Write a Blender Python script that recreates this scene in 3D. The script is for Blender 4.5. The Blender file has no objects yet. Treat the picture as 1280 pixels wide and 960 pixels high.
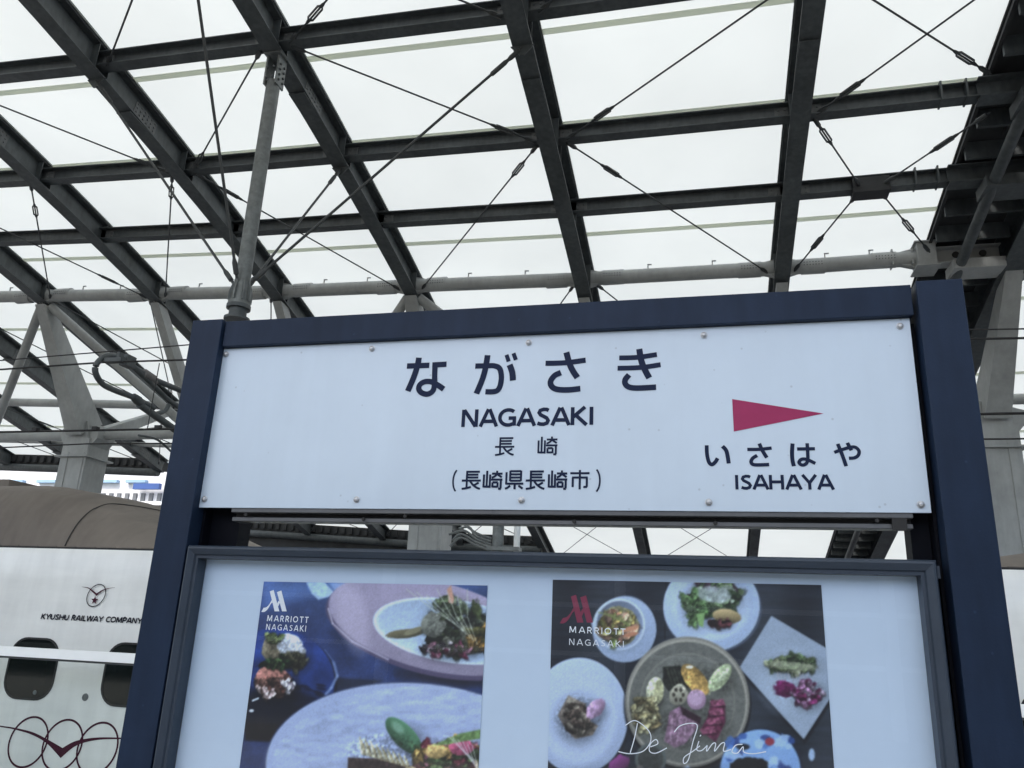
import bpy, math, random
import numpy as np
from mathutils import Vector, Matrix

S = bpy.context.scene
COL = S.collection
random.seed(7)
R = math.radians

# ---------------------------------------------------------------- camera, sky, sun, exposure
EYE = 1.6                                     # camera height above the platform
cam = bpy.data.objects.new('camera', bpy.data.cameras.new('camera'))
COL.objects.link(cam)
cm = Matrix(((0.971981, 0.029572, 0.23319), (0.231221, -0.298796, -0.925882), (0.042296, 0.953859, -0.297262))).to_4x4()
cm.translation = (0, 0, EYE)
cam.matrix_world = cm
cam.data.sensor_fit = 'HORIZONTAL'
cam.data.sensor_width = 36
cam.data.lens = 28.0626
cam.data.clip_start = 0.05
cam.data.clip_end = 3000
S.camera = cam

SUN_EL, SUN_ROT = R(52), R(200)
world = bpy.data.worlds.new('World'); S.world = world; world.use_nodes = True
wn = world.node_tree
sky = wn.nodes.new('ShaderNodeTexSky'); sky.sky_type = 'NISHITA'; sky.sun_disc = False
sky.sun_elevation = SUN_EL; sky.sun_rotation = SUN_ROT
sky.air_density = 1.0; sky.dust_density = 3.0; sky.ozone_density = 1.0
wn.links.new(sky.outputs[0], wn.nodes['Background'].inputs[0])
wn.nodes['Background'].inputs[1].default_value = 0.12
sun = bpy.data.objects.new('sun', bpy.data.lights.new('sun', 'SUN'))
COL.objects.link(sun)
sun.data.energy = 1.5; sun.data.angle = R(12); sun.data.color = (1.0, 0.96, 0.91)
sd = Vector((math.sin(SUN_ROT) * math.cos(SUN_EL), math.cos(SUN_ROT) * math.cos(SUN_EL), math.sin(SUN_EL)))
sun.rotation_euler = sd.to_track_quat('Z', 'Y').to_euler()

S.view_settings.view_transform = 'Standard'
S.view_settings.look = 'None'
S.view_settings.gamma = 1
S.view_settings.exposure = 1.24
S.render.engine = 'CYCLES'
S.cycles.use_denoising = True
S.cycles.max_bounces = 8; S.cycles.diffuse_bounces = 4; S.cycles.glossy_bounces = 3
S.cycles.transmission_bounces = 4; S.cycles.transparent_max_bounces = 12
S.cycles.sample_clamp_indirect = 6
S.cycles.caustics_reflective = False; S.cycles.caustics_refractive = False

# ---------------------------------------------------------------- helpers: materials
def mat(name, col, rough=0.5, metal=0.0, var=0.0, scale=6.0, bump=0.0, bscale=60.0, stretch=(1, 1, 1), dirt=None, dirt_amt=0.0, spec=0.5):
    m = bpy.data.materials.new(name); m.use_nodes = True
    nt = m.node_tree; b = nt.nodes['Principled BSDF']
    b.inputs['Base Color'].default_value = (*col, 1); b.inputs['Roughness'].default_value = rough
    b.inputs['Metallic'].default_value = metal; b.inputs['Specular IOR Level'].default_value = spec
    tc = nt.nodes.new('ShaderNodeTexCoord'); mp = nt.nodes.new('ShaderNodeMapping')
    mp.inputs['Scale'].default_value = stretch
    nt.links.new(tc.outputs['Object'], mp.inputs[0])
    if var > 0 or dirt:
        n = nt.nodes.new('ShaderNodeTexNoise'); n.inputs['Scale'].default_value = scale; n.inputs['Detail'].default_value = 6
        n.inputs['Roughness'].default_value = 0.65
        nt.links.new(mp.outputs[0], n.inputs['Vector'])
        r = nt.nodes.new('ShaderNodeValToRGB')
        r.color_ramp.elements[0].position = 0.3; r.color_ramp.elements[1].position = 0.7
        d = dirt if dirt else [c * (1 - var) for c in col]
        a = dirt_amt if dirt else 1.0
        r.color_ramp.elements[0].color = (*[c * (1 - a) + e * a for c, e in zip(col, d)], 1)
        r.color_ramp.elements[1].color = (*[min(1, c * (1 + var * 0.5)) for c in col], 1)
        nt.links.new(n.outputs['Fac'], r.inputs[0]); nt.links.new(r.outputs[0], b.inputs['Base Color'])
        rr = nt.nodes.new('ShaderNodeMapRange'); rr.inputs['To Min'].default_value = min(1, rough * 1.25); rr.inputs['To Max'].default_value = rough * 0.8
        nt.links.new(n.outputs['Fac'], rr.inputs['Value']); nt.links.new(rr.outputs[0], b.inputs['Roughness'])
    if bump > 0:
        n2 = nt.nodes.new('ShaderNodeTexNoise'); n2.inputs['Scale'].default_value = bscale; n2.inputs['Detail'].default_value = 4
        nt.links.new(mp.outputs[0], n2.inputs['Vector'])
        bp = nt.nodes.new('ShaderNodeBump'); bp.inputs['Strength'].default_value = bump; bp.inputs['Distance'].default_value = 0.01
        nt.links.new(n2.outputs['Fac'], bp.inputs['Height']); nt.links.new(bp.outputs[0], b.inputs['Normal'])
    return m

def translucent(name, col, trans, noise=0.03):
    m = bpy.data.materials.new(name); m.use_nodes = True; nt = m.node_tree; nt.nodes.clear()
    o = nt.nodes.new('ShaderNodeOutputMaterial'); mx = nt.nodes.new('ShaderNodeMixShader')
    t = nt.nodes.new('ShaderNodeBsdfTranslucent'); d = nt.nodes.new('ShaderNodeBsdfDiffuse')
    tc = nt.nodes.new('ShaderNodeTexCoord'); n = nt.nodes.new('ShaderNodeTexNoise'); n.inputs['Scale'].default_value = 0.35; n.inputs['Detail'].default_value = 7
    r = nt.nodes.new('ShaderNodeValToRGB')
    r.color_ramp.elements[0].position = 0.3; r.color_ramp.elements[1].position = 0.7
    r.color_ramp.elements[0].color = (*[c * (1 - noise) for c in col], 1); r.color_ramp.elements[1].color = (*col, 1)
    nt.links.new(tc.outputs['Object'], n.inputs['Vector']); nt.links.new(n.outputs['Fac'], r.inputs[0])
    nt.links.new(r.outputs[0], t.inputs[0]); nt.links.new(r.outputs[0], d.inputs[0])
    mx.inputs[0].default_value = trans
    nt.links.new(d.outputs[0], mx.inputs[1]); nt.links.new(t.outputs[0], mx.inputs[2]); nt.links.new(mx.outputs[0], o.inputs[0])
    return m

def pane(name, tint, ior=1.5, rough=0.0):
    m = bpy.data.materials.new(name); m.use_nodes = True; nt = m.node_tree; nt.nodes.clear()
    o = nt.nodes.new('ShaderNodeOutputMaterial'); mx = nt.nodes.new('ShaderNodeMixShader')
    t = nt.nodes.new('ShaderNodeBsdfTransparent'); t.inputs[0].default_value = (*tint, 1)
    g = nt.nodes.new('ShaderNodeBsdfGlossy'); g.inputs['Roughness'].default_value = rough
    lw = nt.nodes.new('ShaderNodeLayerWeight'); lw.inputs[0].default_value = 0.5      # Schlick, the same from both sides
    pw = nt.nodes.new('ShaderNodeMath'); pw.operation = 'POWER'; pw.inputs[1].default_value = 5
    f = nt.nodes.new('ShaderNodeMath'); f.operation = 'MULTIPLY_ADD'; r0 = ((ior - 1) / (ior + 1)) ** 2
    f.inputs[1].default_value = 1 - r0; f.inputs[2].default_value = r0
    nt.links.new(lw.outputs['Facing'], pw.inputs[0]); nt.links.new(pw.outputs[0], f.inputs[0])
    nt.links.new(f.outputs[0], mx.inputs[0]); nt.links.new(t.outputs[0], mx.inputs[1]); nt.links.new(g.outputs[0], mx.inputs[2])
    nt.links.new(mx.outputs[0], o.inputs[0])
    return m

M = dict(
    steel=mat('dark_grey_steel', (0.088, 0.101, 0.107), 0.5, var=0.35, scale=1.6, bump=0.05),
    grey=mat('mid_grey_steel', (0.40, 0.415, 0.415), 0.5, var=0.22, scale=1.5),
    plate=mat('splice_steel', (0.12, 0.127, 0.13), 0.55, var=0.2, scale=8),
    backdrop=mat('grey_backdrop', (0.07, 0.073, 0.076), 0.6, var=0.2, scale=0.3),  # dark tone of the added block mirrored in the glass
    galv=mat('galvanised_steel', (0.19, 0.205, 0.205), 0.48, metal=0.25, var=0.35, scale=9),
    rod=mat('tie_rod_steel', (0.05, 0.055, 0.058), 0.5, var=0.2, scale=4),
    deck=mat('deck_steel', (0.035, 0.037, 0.04), 0.7, var=0.3, scale=2),
    bolt=mat('bolt_steel', (0.5, 0.51, 0.52), 0.35, metal=0.8, var=0.2, scale=60),
    membrane=translucent('roof_membrane', (0.885, 0.91, 0.825), 0.52, 0.09),
    seam=translucent('membrane_seam', (0.80, 0.82, 0.75), 0.72),
    navy=mat('navy_paint', (0.0155, 0.029, 0.060), 0.42, spec=0.16, var=0.16, scale=3.0, bump=0.04, bscale=180),
    navy_shaded=mat('navy_paint_shaded', (0.004, 0.005, 0.009), 0.6, spec=0.1, var=0.2, scale=4),  # near-black navy, shade of the inner parts put into the colour
    frame=mat('frame_paint', (0.042, 0.057, 0.08), 0.36, spec=0.3, var=0.2, scale=5, bump=0.03, bscale=200),
    panel=mat('sign_enamel', (0.60, 0.705, 0.81), 0.22, var=0.05, scale=2.2, bump=0.012, bscale=14),  # white enamel with the bluish sky light put into its colour
    ink=mat('sign_ink', (0.012, 0.021, 0.055), 0.45, spec=0.12, var=0.1, scale=20),
    red=mat('arrow_ink', (0.36, 0.04, 0.12), 0.45, spec=0.15, var=0.08, scale=12),
    alu=mat('aluminium', (0.12, 0.125, 0.13), 0.45, metal=0.3, var=0.15, scale=12),
    board=mat('case_board', (0.60, 0.745, 0.91), 0.6, var=0.04, scale=3),  # white board, blue cast of the sky light mixed into the colour
    glass=pane('case_glass', (0.97, 0.98, 0.99), 1.42),
    print_white=mat('print_white', (0.86, 0.92, 0.97), 0.5, var=0.05, scale=30),
    print_red=mat('print_crimson', (0.22, 0.03, 0.07), 0.5, var=0.05, scale=30),
    train=mat('train_paint', (0.90, 0.91, 0.88), 0.18, var=0.09, scale=1.1, stretch=(0.5, 1, 2.5)),
    hood=mat('sooty_roof_paint', (0.24, 0.205, 0.17), 0.62, dirt=(0.105, 0.087, 0.072), dirt_amt=0.9, scale=0.7, stretch=(1.0, .5, 0.7), bump=0.02, bscale=12),
    window=mat('window_glass', (0.008, 0.011, 0.010), 0.06, spec=0.28),
    gasket=mat('rubber', (0.02, 0.02, 0.02), 0.7, var=0.2),
    maroon=mat('maroon_ink', (0.06, 0.010, 0.026), 0.45, spec=0.15, var=0.08, scale=20),
    black=mat('black_ink', (0.014, 0.014, 0.024), 0.45, spec=0.15, var=0.08, scale=20),
    white=mat('white_paint', (0.86, 0.88, 0.88), 0.3, var=0.06, scale=3),
    fglass=pane('fence_glass', (0.93, 0.965, 0.95), 1.28),
    wire=mat('copper_wire', (0.012, 0.012, 0.013), 0.6, var=0.2, scale=5),
    insul=mat('insulator', (0.16, 0.15, 0.145), 0.35, var=0.2, scale=20),
    floor=mat('platform_paving', (0.36, 0.36, 0.35), 0.6, var=0.2, scale=1.2, bump=0.1, bscale=40),
    yellow=mat('tactile_yellow', (0.6, 0.42, 0.06), 0.6, var=0.15, scale=5),
    conc=mat('concrete', (0.3, 0.3, 0.29), 0.8, var=0.25, scale=1.3, bump=0.2),
    ground=mat('ballast', (0.16, 0.155, 0.15), 0.9, var=0.4, scale=9, bump=0.5, bscale=30),
    rail=mat('rail_steel', (0.25, 0.2, 0.17), 0.45, metal=0.6, var=0.3, scale=4),
    wall=mat('white_wall', (0.72, 0.73, 0.74), 0.7, var=0.1, scale=0.4),
    lblue=mat('pale_blue_panel', (0.33, 0.5, 0.66), 0.5, var=0.12, scale=0.4),
    mblue=mat('blue_panel', (0.05, 0.11, 0.33), 0.5, var=0.15, scale=0.5),
    dglass=mat('louvre_dark', (0.14, 0.15, 0.16), 0.3, var=0.2, scale=1),
)

def weather(m, spots=0.5, streak=0.06, sc=(3.0, 1, 0.35)):
    """dust specks and faint rain streaks over a paint"""
    nt = m.node_tree; b = nt.nodes['Principled BSDF']; src = b.inputs['Base Color'].links[0].from_socket
    tc = nt.nodes.new('ShaderNodeTexCoord'); mp = nt.nodes.new('ShaderNodeMapping'); mp.inputs['Scale'].default_value = sc
    n = nt.nodes.new('ShaderNodeTexNoise'); n.inputs['Scale'].default_value = 7; n.inputs['Detail'].default_value = 8
    nt.links.new(tc.outputs['Object'], mp.inputs[0]); nt.links.new(mp.outputs[0], n.inputs['Vector'])
    r = nt.nodes.new('ShaderNodeMapRange'); r.inputs['From Min'].default_value = .35; r.inputs['From Max'].default_value = .7; r.inputs['To Min'].default_value = 1 - streak; r.inputs['To Max'].default_value = 1
    nt.links.new(n.outputs['Fac'], r.inputs['Value'])
    v = nt.nodes.new('ShaderNodeTexVoronoi'); v.inputs['Scale'].default_value = 16; nt.links.new(tc.outputs['Object'], v.inputs['Vector'])
    v2 = nt.nodes.new('ShaderNodeMapRange'); v2.inputs['From Min'].default_value = .03; v2.inputs['From Max'].default_value = .07; v2.inputs['To Min'].default_value = 1 - spots; v2.inputs['To Max'].default_value = 1
    nt.links.new(v.outputs['Distance'], v2.inputs['Value'])
    mu = nt.nodes.new('ShaderNodeMath'); mu.operation = 'MULTIPLY'; nt.links.new(r.outputs[0], mu.inputs[0]); nt.links.new(v2.outputs[0], mu.inputs[1])
    vm = nt.nodes.new('ShaderNodeVectorMath'); vm.operation = 'SCALE'; nt.links.new(src, vm.inputs[0]); nt.links.new(mu.outputs[0], vm.inputs['Scale']); nt.links.new(vm.outputs[0], b.inputs['Base Color'])
weather(M['panel'], .22, .025); weather(M['train'], .1, .09, (1.2, 1, .25)); weather(M['navy'], -.5, .18, (4, 1, .6)); weather(M['steel'], .0, .3, (2, 2, .6)); weather(M['grey'], .12, .1, (2, 2, .4)); weather(M['hood'], .0, .12, (2.2, .1, .05))

# ---------------------------------------------------------------- helpers: meshes
class MB:
    def __init__(s): s.v = []; s.f = []
    def add(s, vs, fs):
        n = len(s.v); s.v += [tuple(p) for p in vs]; s.f += [tuple(i + n for i in f) for f in fs]; return s
    def box(s, a, b):
        (x0, y0, z0), (x1, y1, z1) = a, b
        return s.add([(x0, y0, z0), (x1, y0, z0), (x1, y1, z0), (x0, y1, z0), (x0, y0, z1), (x1, y0, z1), (x1, y1, z1), (x0, y1, z1)],
                     [(0, 3, 2, 1), (4, 5, 6, 7), (0, 1, 5, 4), (1, 2, 6, 5), (2, 3, 7, 6), (3, 0, 4, 7)])
    def hexa(s, q0, q1):
        """solid between two quads"""
        return s.add(list(q0) + list(q1), [(3, 2, 1, 0), (4, 5, 6, 7), (0, 1, 5, 4), (1, 2, 6, 5), (2, 3, 7, 6), (3, 0, 4, 7)])
    def sweep(s, sec, path, up=(0, 0, 1), closed_sec=True, caps=True, scales=None):
        """sec: (u,v) points, u sideways, v along up; path: points"""
        path = [Vector(p) for p in path]; up = Vector(up); rings = []
        for i, p in enumerate(path):
            t = (path[min(i + 1, len(path) - 1)] - path[max(i - 1, 0)]).normalized()
            r = t.cross(up)
            if r.length < 1e-5: r = t.cross(Vector((1, 0, 0)))
            r.normalize(); w = r.cross(t).normalized()
            k = scales[i] if scales else 1.0
            rings.append([p + r * (a * k) + w * (b * k) for a, b in sec])
        n = len(sec); vs = [q for ring in rings for q in ring]; fs = []
        m = n if closed_sec else n - 1
        for i in range(len(path) - 1):
            for j in range(m):
                k = (j + 1) % n
                fs.append((i * n + j, i * n + k, (i + 1) * n + k, (i + 1) * n + j))
        if caps and closed_sec:
            fs.append(tuple(range(n - 1, -1, -1))); fs.append(tuple((len(path) - 1) * n + j for j in range(n)))
        return s.add(vs, fs)
    def tube(s, path, r, n=10, scales=None, caps=True):
        sec = [(r * math.cos(2 * math.pi * j / n), r * math.sin(2 * math.pi * j / n)) for j in range(n)]
        return s.sweep(sec, path, caps=caps, scales=scales)
    def lathe(s, base, axis, prof, n=12):
        """prof: (distance along axis, radius)"""
        base = Vector(base); axis = Vector(axis).normalized()
        a = axis.orthogonal().normalized(); b = axis.cross(a); vs = []; fs = []
        for d, r in prof:
            for j in range(n):
                t = 2 * math.pi * j / n
                vs.append(base + axis * d + (a * math.cos(t) + b * math.sin(t)) * r)
        for i in range(len(prof) - 1):
            for j in range(n):
                k = (j + 1) % n
                fs.append((i * n + j, i * n + k, (i + 1) * n + k, (i + 1) * n + j))
        fs.append(tuple(range(n - 1, -1, -1))); fs.append(tuple((len(prof) - 1) * n + j for j in range(n)))
        return s.add(vs, fs)
    def build(s, name, m, parent=None, smooth=True, ang=40):
        me = bpy.data.meshes.new(name); me.from_pydata(s.v, [], s.f); me.update()
        me.materials.append(M[m] if isinstance(m, str) else m)
        if smooth:
            me.polygons.foreach_set('use_smooth', [True] * len(me.polygons)); me.set_sharp_from_angle(angle=R(ang))
        o = bpy.data.objects.new(name, me); COL.objects.link(o)
        if parent: o.parent = parent; o.matrix_parent_inverse = Matrix.Translation(-parent.matrix_world.translation) if parent.parent is None else Matrix()
        return o

def part(mb, name, m, parent=None, **k): return mb.build(name, m, parent, **k)
def tag(o, label, cat, group=None):
    o['label'] = label; o['category'] = cat
    if group: o['group'] = group
    return o
def thing(name, loc, label, cat, group=None):
    o = bpy.data.objects.new(name, None); COL.objects.link(o); o.empty_display_size = 0.2
    o.location = loc; o.matrix_world = Matrix.Translation(loc)
    return tag(o, label, cat, group)
def struct(o): o['kind'] = 'structure'; return o
def bevel(o, w=0.003, seg=2):
    b = o.modifiers.new('bevel', 'BEVEL'); b.width = w; b.segments = seg; b.limit_method = 'ANGLE'; b.angle_limit = R(40); return o
def isec(w, h, tf, tw):   # I section, v=0 at the underside
    a, b = w / 2, tw / 2
    return [(-a, 0), (a, 0), (a, tf), (b, tf), (b, h - tf), (a, h - tf), (a, h), (-a, h), (-a, h - tf), (-b, h - tf), (-b, tf), (-a, tf)]
def lerp(a, b, t): return tuple(x + (y - x) * t for x, y in zip(a, b))

def catmull(pts, n=7):
    if len(pts) < 3: return list(pts)
    P = [pts[0]] + list(pts) + [pts[-1]]; out = []
    for i in range(1, len(P) - 2):
        p0, p1, p2, p3 = [np.array(q, float) for q in P[i - 1:i + 3]]
        for k in range(n):
            t = k / n
            out.append(tuple(0.5 * ((2 * p1) + (-p0 + p2) * t + (2 * p0 - 5 * p1 + 4 * p2 - p3) * t * t + (-p0 + 3 * p1 - 3 * p2 + p3) * t ** 3)))
    out.append(tuple(pts[-1])); return out
def ribbon(mb, pts, w, y, widths=None, ramp=-1.2e-6):
    """flat stroke in the x-z plane at depth y"""
    n = len(pts); P = [np.array(p, float) for p in pts]; L = []; Rr = []
    for i in range(n):
        a = P[i] - P[i - 1] if i else P[1] - P[0]
        b = P[i + 1] - P[i] if i < n - 1 else a
        a = a / (np.linalg.norm(a) + 1e-9); b = b / (np.linalg.norm(b) + 1e-9)
        t = a + b; t = t / (np.linalg.norm(t) + 1e-9); nn = np.array([-t[1], t[0]])
        k = 1 / max(0.5, float(np.dot(nn, np.array([-b[1], b[0]]))))
        h = (widths[i] if widths else w) / 2 * k
        L.append(P[i] + nn * h); Rr.append(P[i] - nn * h)
    vs = [(p[0], y + ramp * i, p[1]) for i, p in enumerate(L)] + [(p[0], y + ramp * i, p[1]) for i, p in enumerate(Rr)]
    mb.add(vs, [(i, n + i, n + i + 1, i + 1) for i in range(n - 1)])
def strokes(mb, sts, y, dy=-0.00008, scale=0.001, smooth=True):
    for q, (w, pts) in enumerate(sts):
        segs = [[]]
        for i, p in enumerate(pts):
            if i and p == pts[i - 1]: segs.append([p])
            else: segs[-1].append(p)
        for j, sgm in enumerate(segs):
            pp = catmull(sgm) if (smooth and len(sgm) > 2) else list(sgm)
            if j < len(segs) - 1:     # run a corner out by half the width
                a, b = np.array(pp[-2]), np.array(pp[-1]); pp[-1] = tuple(b + (b - a) / np.linalg.norm(b - a) * w / 2)
            ribbon(mb, [(p[0] * scale, p[1] * scale) for p in pp], w * scale, y + dy * (q + 0.3 * j))

# stroke alphabet: width, strokes (smooth flag, points) in units of the cap height
def arc(cx, cy, rx, ry, a0, a1, n=14): return [(cx + rx * math.cos(R(a0 + (a1 - a0) * i / n)), cy + ry * math.sin(R(a0 + (a1 - a0) * i / n))) for i in range(n + 1)]
LET = {
    'A': (0.92, [[(0.06, 0), (0.43, 1)], [(0.49, 1), (0.86, 0)], [(0.2, 0.3), (0.72, 0.3)]]),
    'N': (0.90, [[(0.1, 0), (0.1, 1)], [(0.13, 0.98), (0.72, 0.02)], [(0.75, 0), (0.75, 1)]]),
    'G': (0.92, [arc(0.5, 0.5, 0.41, 0.43, 48, 180) + arc(0.5, 0.5, 0.41, 0.43, 180, 300)[1:] + [(0.8, 0.12)], [(0.8, 0.03), (0.8, 0.5)], [(0.52, 0.46), (0.88, 0.46)]]),
    'S': (0.72, [[(0.6, 0.85), (0.5, 0.91), (0.36, 0.92), (0.2, 0.86), (0.15, 0.73), (0.22, 0.61), (0.37, 0.52), (0.52, 0.42), (0.59, 0.28), (0.53, 0.14), (0.38, 0.08), (0.22, 0.09), (0.08, 0.15)]]),
    'K': (0.84, [[(0.1, 0), (0.1, 1)], [(0.14, 0.46), (0.68, 1)], [(0.26, 0.54), (0.76, 0)]]),
    'I': (0.32, [[(0.14, 0), (0.14, 1)]]),
    'H': (0.92, [[(0.1, 0), (0.1, 1)], [(0.76, 0), (0.76, 1)], [(0.1, 0.52), (0.76, 0.52)]]),
    'Y': (0.84, [[(0.05, 1), (0.42, 0.45)], [(0.79, 1), (0.42, 0.45)], [(0.42, 0), (0.42, 0.5)]]),
    'U': (0.88, [[(0.1, 1), (0.1, 0.4)] + arc(0.42, 0.4, 0.32, 0.32, 180, 360) + [(0.74, 1)]]),
    'R': (0.78, [[(0.1, 0), (0.1, 1)], [(0.1, 0.93), (0.36, 0.93)] + arc(0.36, 0.7, 0.24, 0.23, 90, -90) + [(0.1, 0.47)], [(0.36, 0.47), (0.66, 0)]]),
    'L': (0.64, [[(0.1, 0), (0.1, 1)], [(0.1, 0.07), (0.58, 0.07)]]),
    'W': (1.22, [[(0.05, 1), (0.3, 0)], [(0.32, 0), (0.58, 1)], [(0.62, 1), (0.88, 0)], [(0.9, 0), (1.15, 1)]]),
    'C': (0.84, [arc(0.5, 0.5, 0.4, 0.43, 45, 315)]),
    'O': (1.0, [arc(0.48, 0.5, 0.4, 0.43, 0, 360, 24)]),
    'M': (1.08, [[(0.1, 0), (0.14, 1)], [(0.16, 1), (0.5, 0.1)], [(0.52, 0.1), (0.88, 1)], [(0.9, 1), (0.94, 0)]]),
    'P': (0.74, [[(0.1, 0), (0.1, 1)], [(0.1, 0.93), (0.36, 0.93)] + arc(0.36, 0.68, 0.26, 0.25, 90, -90) + [(0.1, 0.43)]]),
    'T': (0.74, [[(0.37, 0), (0.37, 1)], [(0.03, 0.93), (0.71, 0.93)]]),
    ' ': (0.45, []),
}
def word(parent, txt, x0, x1, z0, cap, weight, y, m, name='letter', slant=0.0, track=0.0):
    """one mesh per letter, fitted between x0 and x1 on the base line z0"""
    tot = sum(LET[c][0] for c in txt); k = (x1 - x0) / tot; x = x0
    for c in txt:
        w, sts = LET[c]
        if sts:
            mb = MB()
            for q, s in enumerate(sts):
                ribbon(mb, [(x + (w * track / 2 + px * (1 - track)) * k + slant * pz * cap, z0 + pz * cap) for px, pz in s], weight * cap, y - 0.00006 * q)
            mb.build(name, m, parent, smooth=False)
        x += w * k
KANA = {'na':[(17.7,[(-892.0,2374.8),(-818.7,2374.7)]),(19.2,[(-854.6,2401.0),(-857.8,2372.4),(-867.5,2334.4),(-882.3,2293.2)]),(17.4,[(-763.2,2376.2),(-800.5,2375.4),(-800.5,2375.4),(-799.0,2344.8),(-797.5,2315.9),(-799.9,2294.4),(-810.6,2284.0),(-824.2,2282.2),(-840.0,2289.1),(-847.3,2302.3),(-842.2,2315.5),(-824.5,2322.5),(-800.6,2317.8),(-766.6,2296.3)])],'ga':[(16.8,[(-671.2,2366.7),(-637.6,2366.2),(-611.1,2365.2),(-594.2,2355.6),(-587.8,2330.5),(-589.6,2304.1),(-597.5,2287.8),(-611.5,2283.7),(-634.9,2284.3)]),(18.3,[(-634.1,2400.3),(-638.3,2360.8),(-646.5,2323.6),(-662.6,2279.1)]),(18.7,[(-564.1,2367.0),(-555.1,2343.6),(-551.5,2317.0)]),(12.6,[(-574.9,2399.0),(-567.3,2377.2)]),(12.5,[(-553.5,2403.2),(-545.2,2381.3)])],'sa':[(16.1,[(-454.2,2367.4),(-395.0,2366.9),(-334.2,2372.6)]),(18.1,[(-392.3,2399.6),(-382.1,2364.0),(-371.6,2340.9),(-357.9,2319.6)]),(17.4,[(-407.0,2336.9),(-426.0,2327.8),(-437.3,2310.0),(-432.8,2294.3),(-416.4,2285.2),(-383.1,2282.8),(-348.4,2285.6)])],'ki':[(14.8,[(-236.0,2375.8),(-184.1,2375.5),(-127.9,2381.8)]),(14.8,[(-240.8,2344.2),(-174.6,2344.2),(-117.7,2350.6)]),(17.9,[(-178.2,2401.2),(-172.9,2366.4),(-163.4,2338.7),(-150.2,2311.7)]),(16.6,[(-207.5,2323.1),(-218.1,2309.9),(-218.8,2297.0),(-208.5,2286.5),(-184.5,2282.4),(-131.2,2283.5)])],'i':[(10.2,[(3.6,2112.7),(3.6,2088.8),(7.7,2066.6),(15.5,2059.0),(24.8,2065.8),(31.3,2076.4)]),(10.8,[(45.1,2109.5),(55.4,2095.2),(60.0,2061.7)])],'sa2':[(9.2,[(109.9,2100.0),(140.9,2100.0),(172.9,2103.1)]),(9.9,[(141.7,2116.0),(148.6,2096.9),(159.2,2076.8)]),(9.5,[(134.8,2083.1),(122.7,2075.3),(118.3,2064.4),(127.6,2057.5),(164.3,2058.1)])],'ha':[(10.4,[(226.9,2114.9),(224.1,2090.5),(224.2,2068.1),(226.8,2053.2)]),(9.0,[(237.5,2099.8),(282.5,2100.0)]),(9.0,[(263.8,2115.2),(263.6,2090.1),(262.3,2069.7),(256.4,2058.6),(246.3,2056.5),(240.2,2063.5),(247.3,2071.7),(261.0,2070.8),(280.9,2060.3)])],'ya':[(8.8,[(329.7,2089.5),(348.9,2096.7),(378.2,2103.8),(390.3,2094.4),(388.2,2081.6),(378.3,2074.7),(364.7,2073.7)]),(9.5,[(339.9,2112.4),(348.1,2085.6),(356.4,2052.5)]),(9.4,[(363.9,2115.1),(372.4,2094.6)])]}
ARROW = [(75.9, 2242.8), (310.9, 2196.3), (76.7, 2150.3)]

# ================================================================ SETTING: platforms, track bed, ground
def slab(name, a, b, m, parent=None):
    return part(MB().box(a, b), name, m, parent, smooth=False)
g = struct(slab('ground', (-400, -300, -1.6), (400, 500, -1.25), 'ground'))
pl = struct(slab('platform', (-60, -6.2, -1.2), (60, 6.22, 0), 'conc'))
k = 0
for y0 in np.arange(-6.1, 6.0, 0.6):          # paving slabs near the sign
    for x0 in np.arange(-3.6, 3.0, 0.6):
        slab('paving_slab', (x0 + .004, y0 + .004, 0.001), (x0 + .596, min(y0 + .596, 6.2), 0.022), 'floor', pl)
for x0 in np.arange(-3.6, 3.0, 0.3):
    slab('tactile_tile', (x0 + .003, 5.0, 0.023), (x0 + .297, 5.295, 0.03), 'yellow', pl)
fp = struct(slab('far_platform', (-60, 10.12, -1.2), (60, 21.5, 0), 'conc'))
tb = struct(slab('track_bed', (-60, 6.24, -1.25), (60, 10.1, -1.02), 'conc'))
for y in (7.5, 8.93):
    part(MB().sweep(isec(.14, .16, .03, .02), [(-60, y, -1.02), (60, y, -1.02)]), 'rail', 'rail', tb)

# ================================================================ CANOPY ROOF
XR = {-5: -27.0, -4: -24.0, -3: -20.9, -2: -17.83, -1: -14.77, 0: -11.71, 1: -8.70, 2: -5.715, 3: -2.169, 4: 1.434, 5: 5.2, 6: 8.8, 7: 12.4, 8: 16.0}
DR = {-5: .8, -4: .7, -3: .6, -2: .48, -1: .34, 0: .2, 1: .06, 2: .01, 3: -.25, 4: -.17, 5: -.1, 6: 0, 7: .1, 8: .2}
DP = dict(DR); DP.update({1: .08, 2: .02, 3: -.06, 4: -.08, 5: -.05, 6: 0})       # purlins and membrane run smoother than the rafter undersides
RK = sorted(XR)
DECK0, DECK1 = 3.87, 5.42
PY = dict(A=3.9, B=6.05, P1=8.2, P2=10.43, P3=12.07, T=14.0, T2=18.9)
def prof(y):
    if y < -3.2: y = -6.4 - y
    return 6.19 + .255 * (15 - y) - (.007 * (15 - y) ** 2 if y < 15 else 0) + EYE
def rz(x, y): return prof(y) + float(np.interp(x, [XR[q] for q in RK], [DP[q] for q in RK]))      # level the purlins hang from
def rb_(k, y): return prof(y) + DR[k]               # underside of a rafter
def endY(k):
    return 23.0 if k <= -2 else 28.2 if k <= 1 else 33.0 if k <= 5 else 23.0
roof = thing('canopy_roof', (0, 14, 0), 'white translucent membrane roof on dark steel rafters and purlins over the tracks', 'roof')

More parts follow.
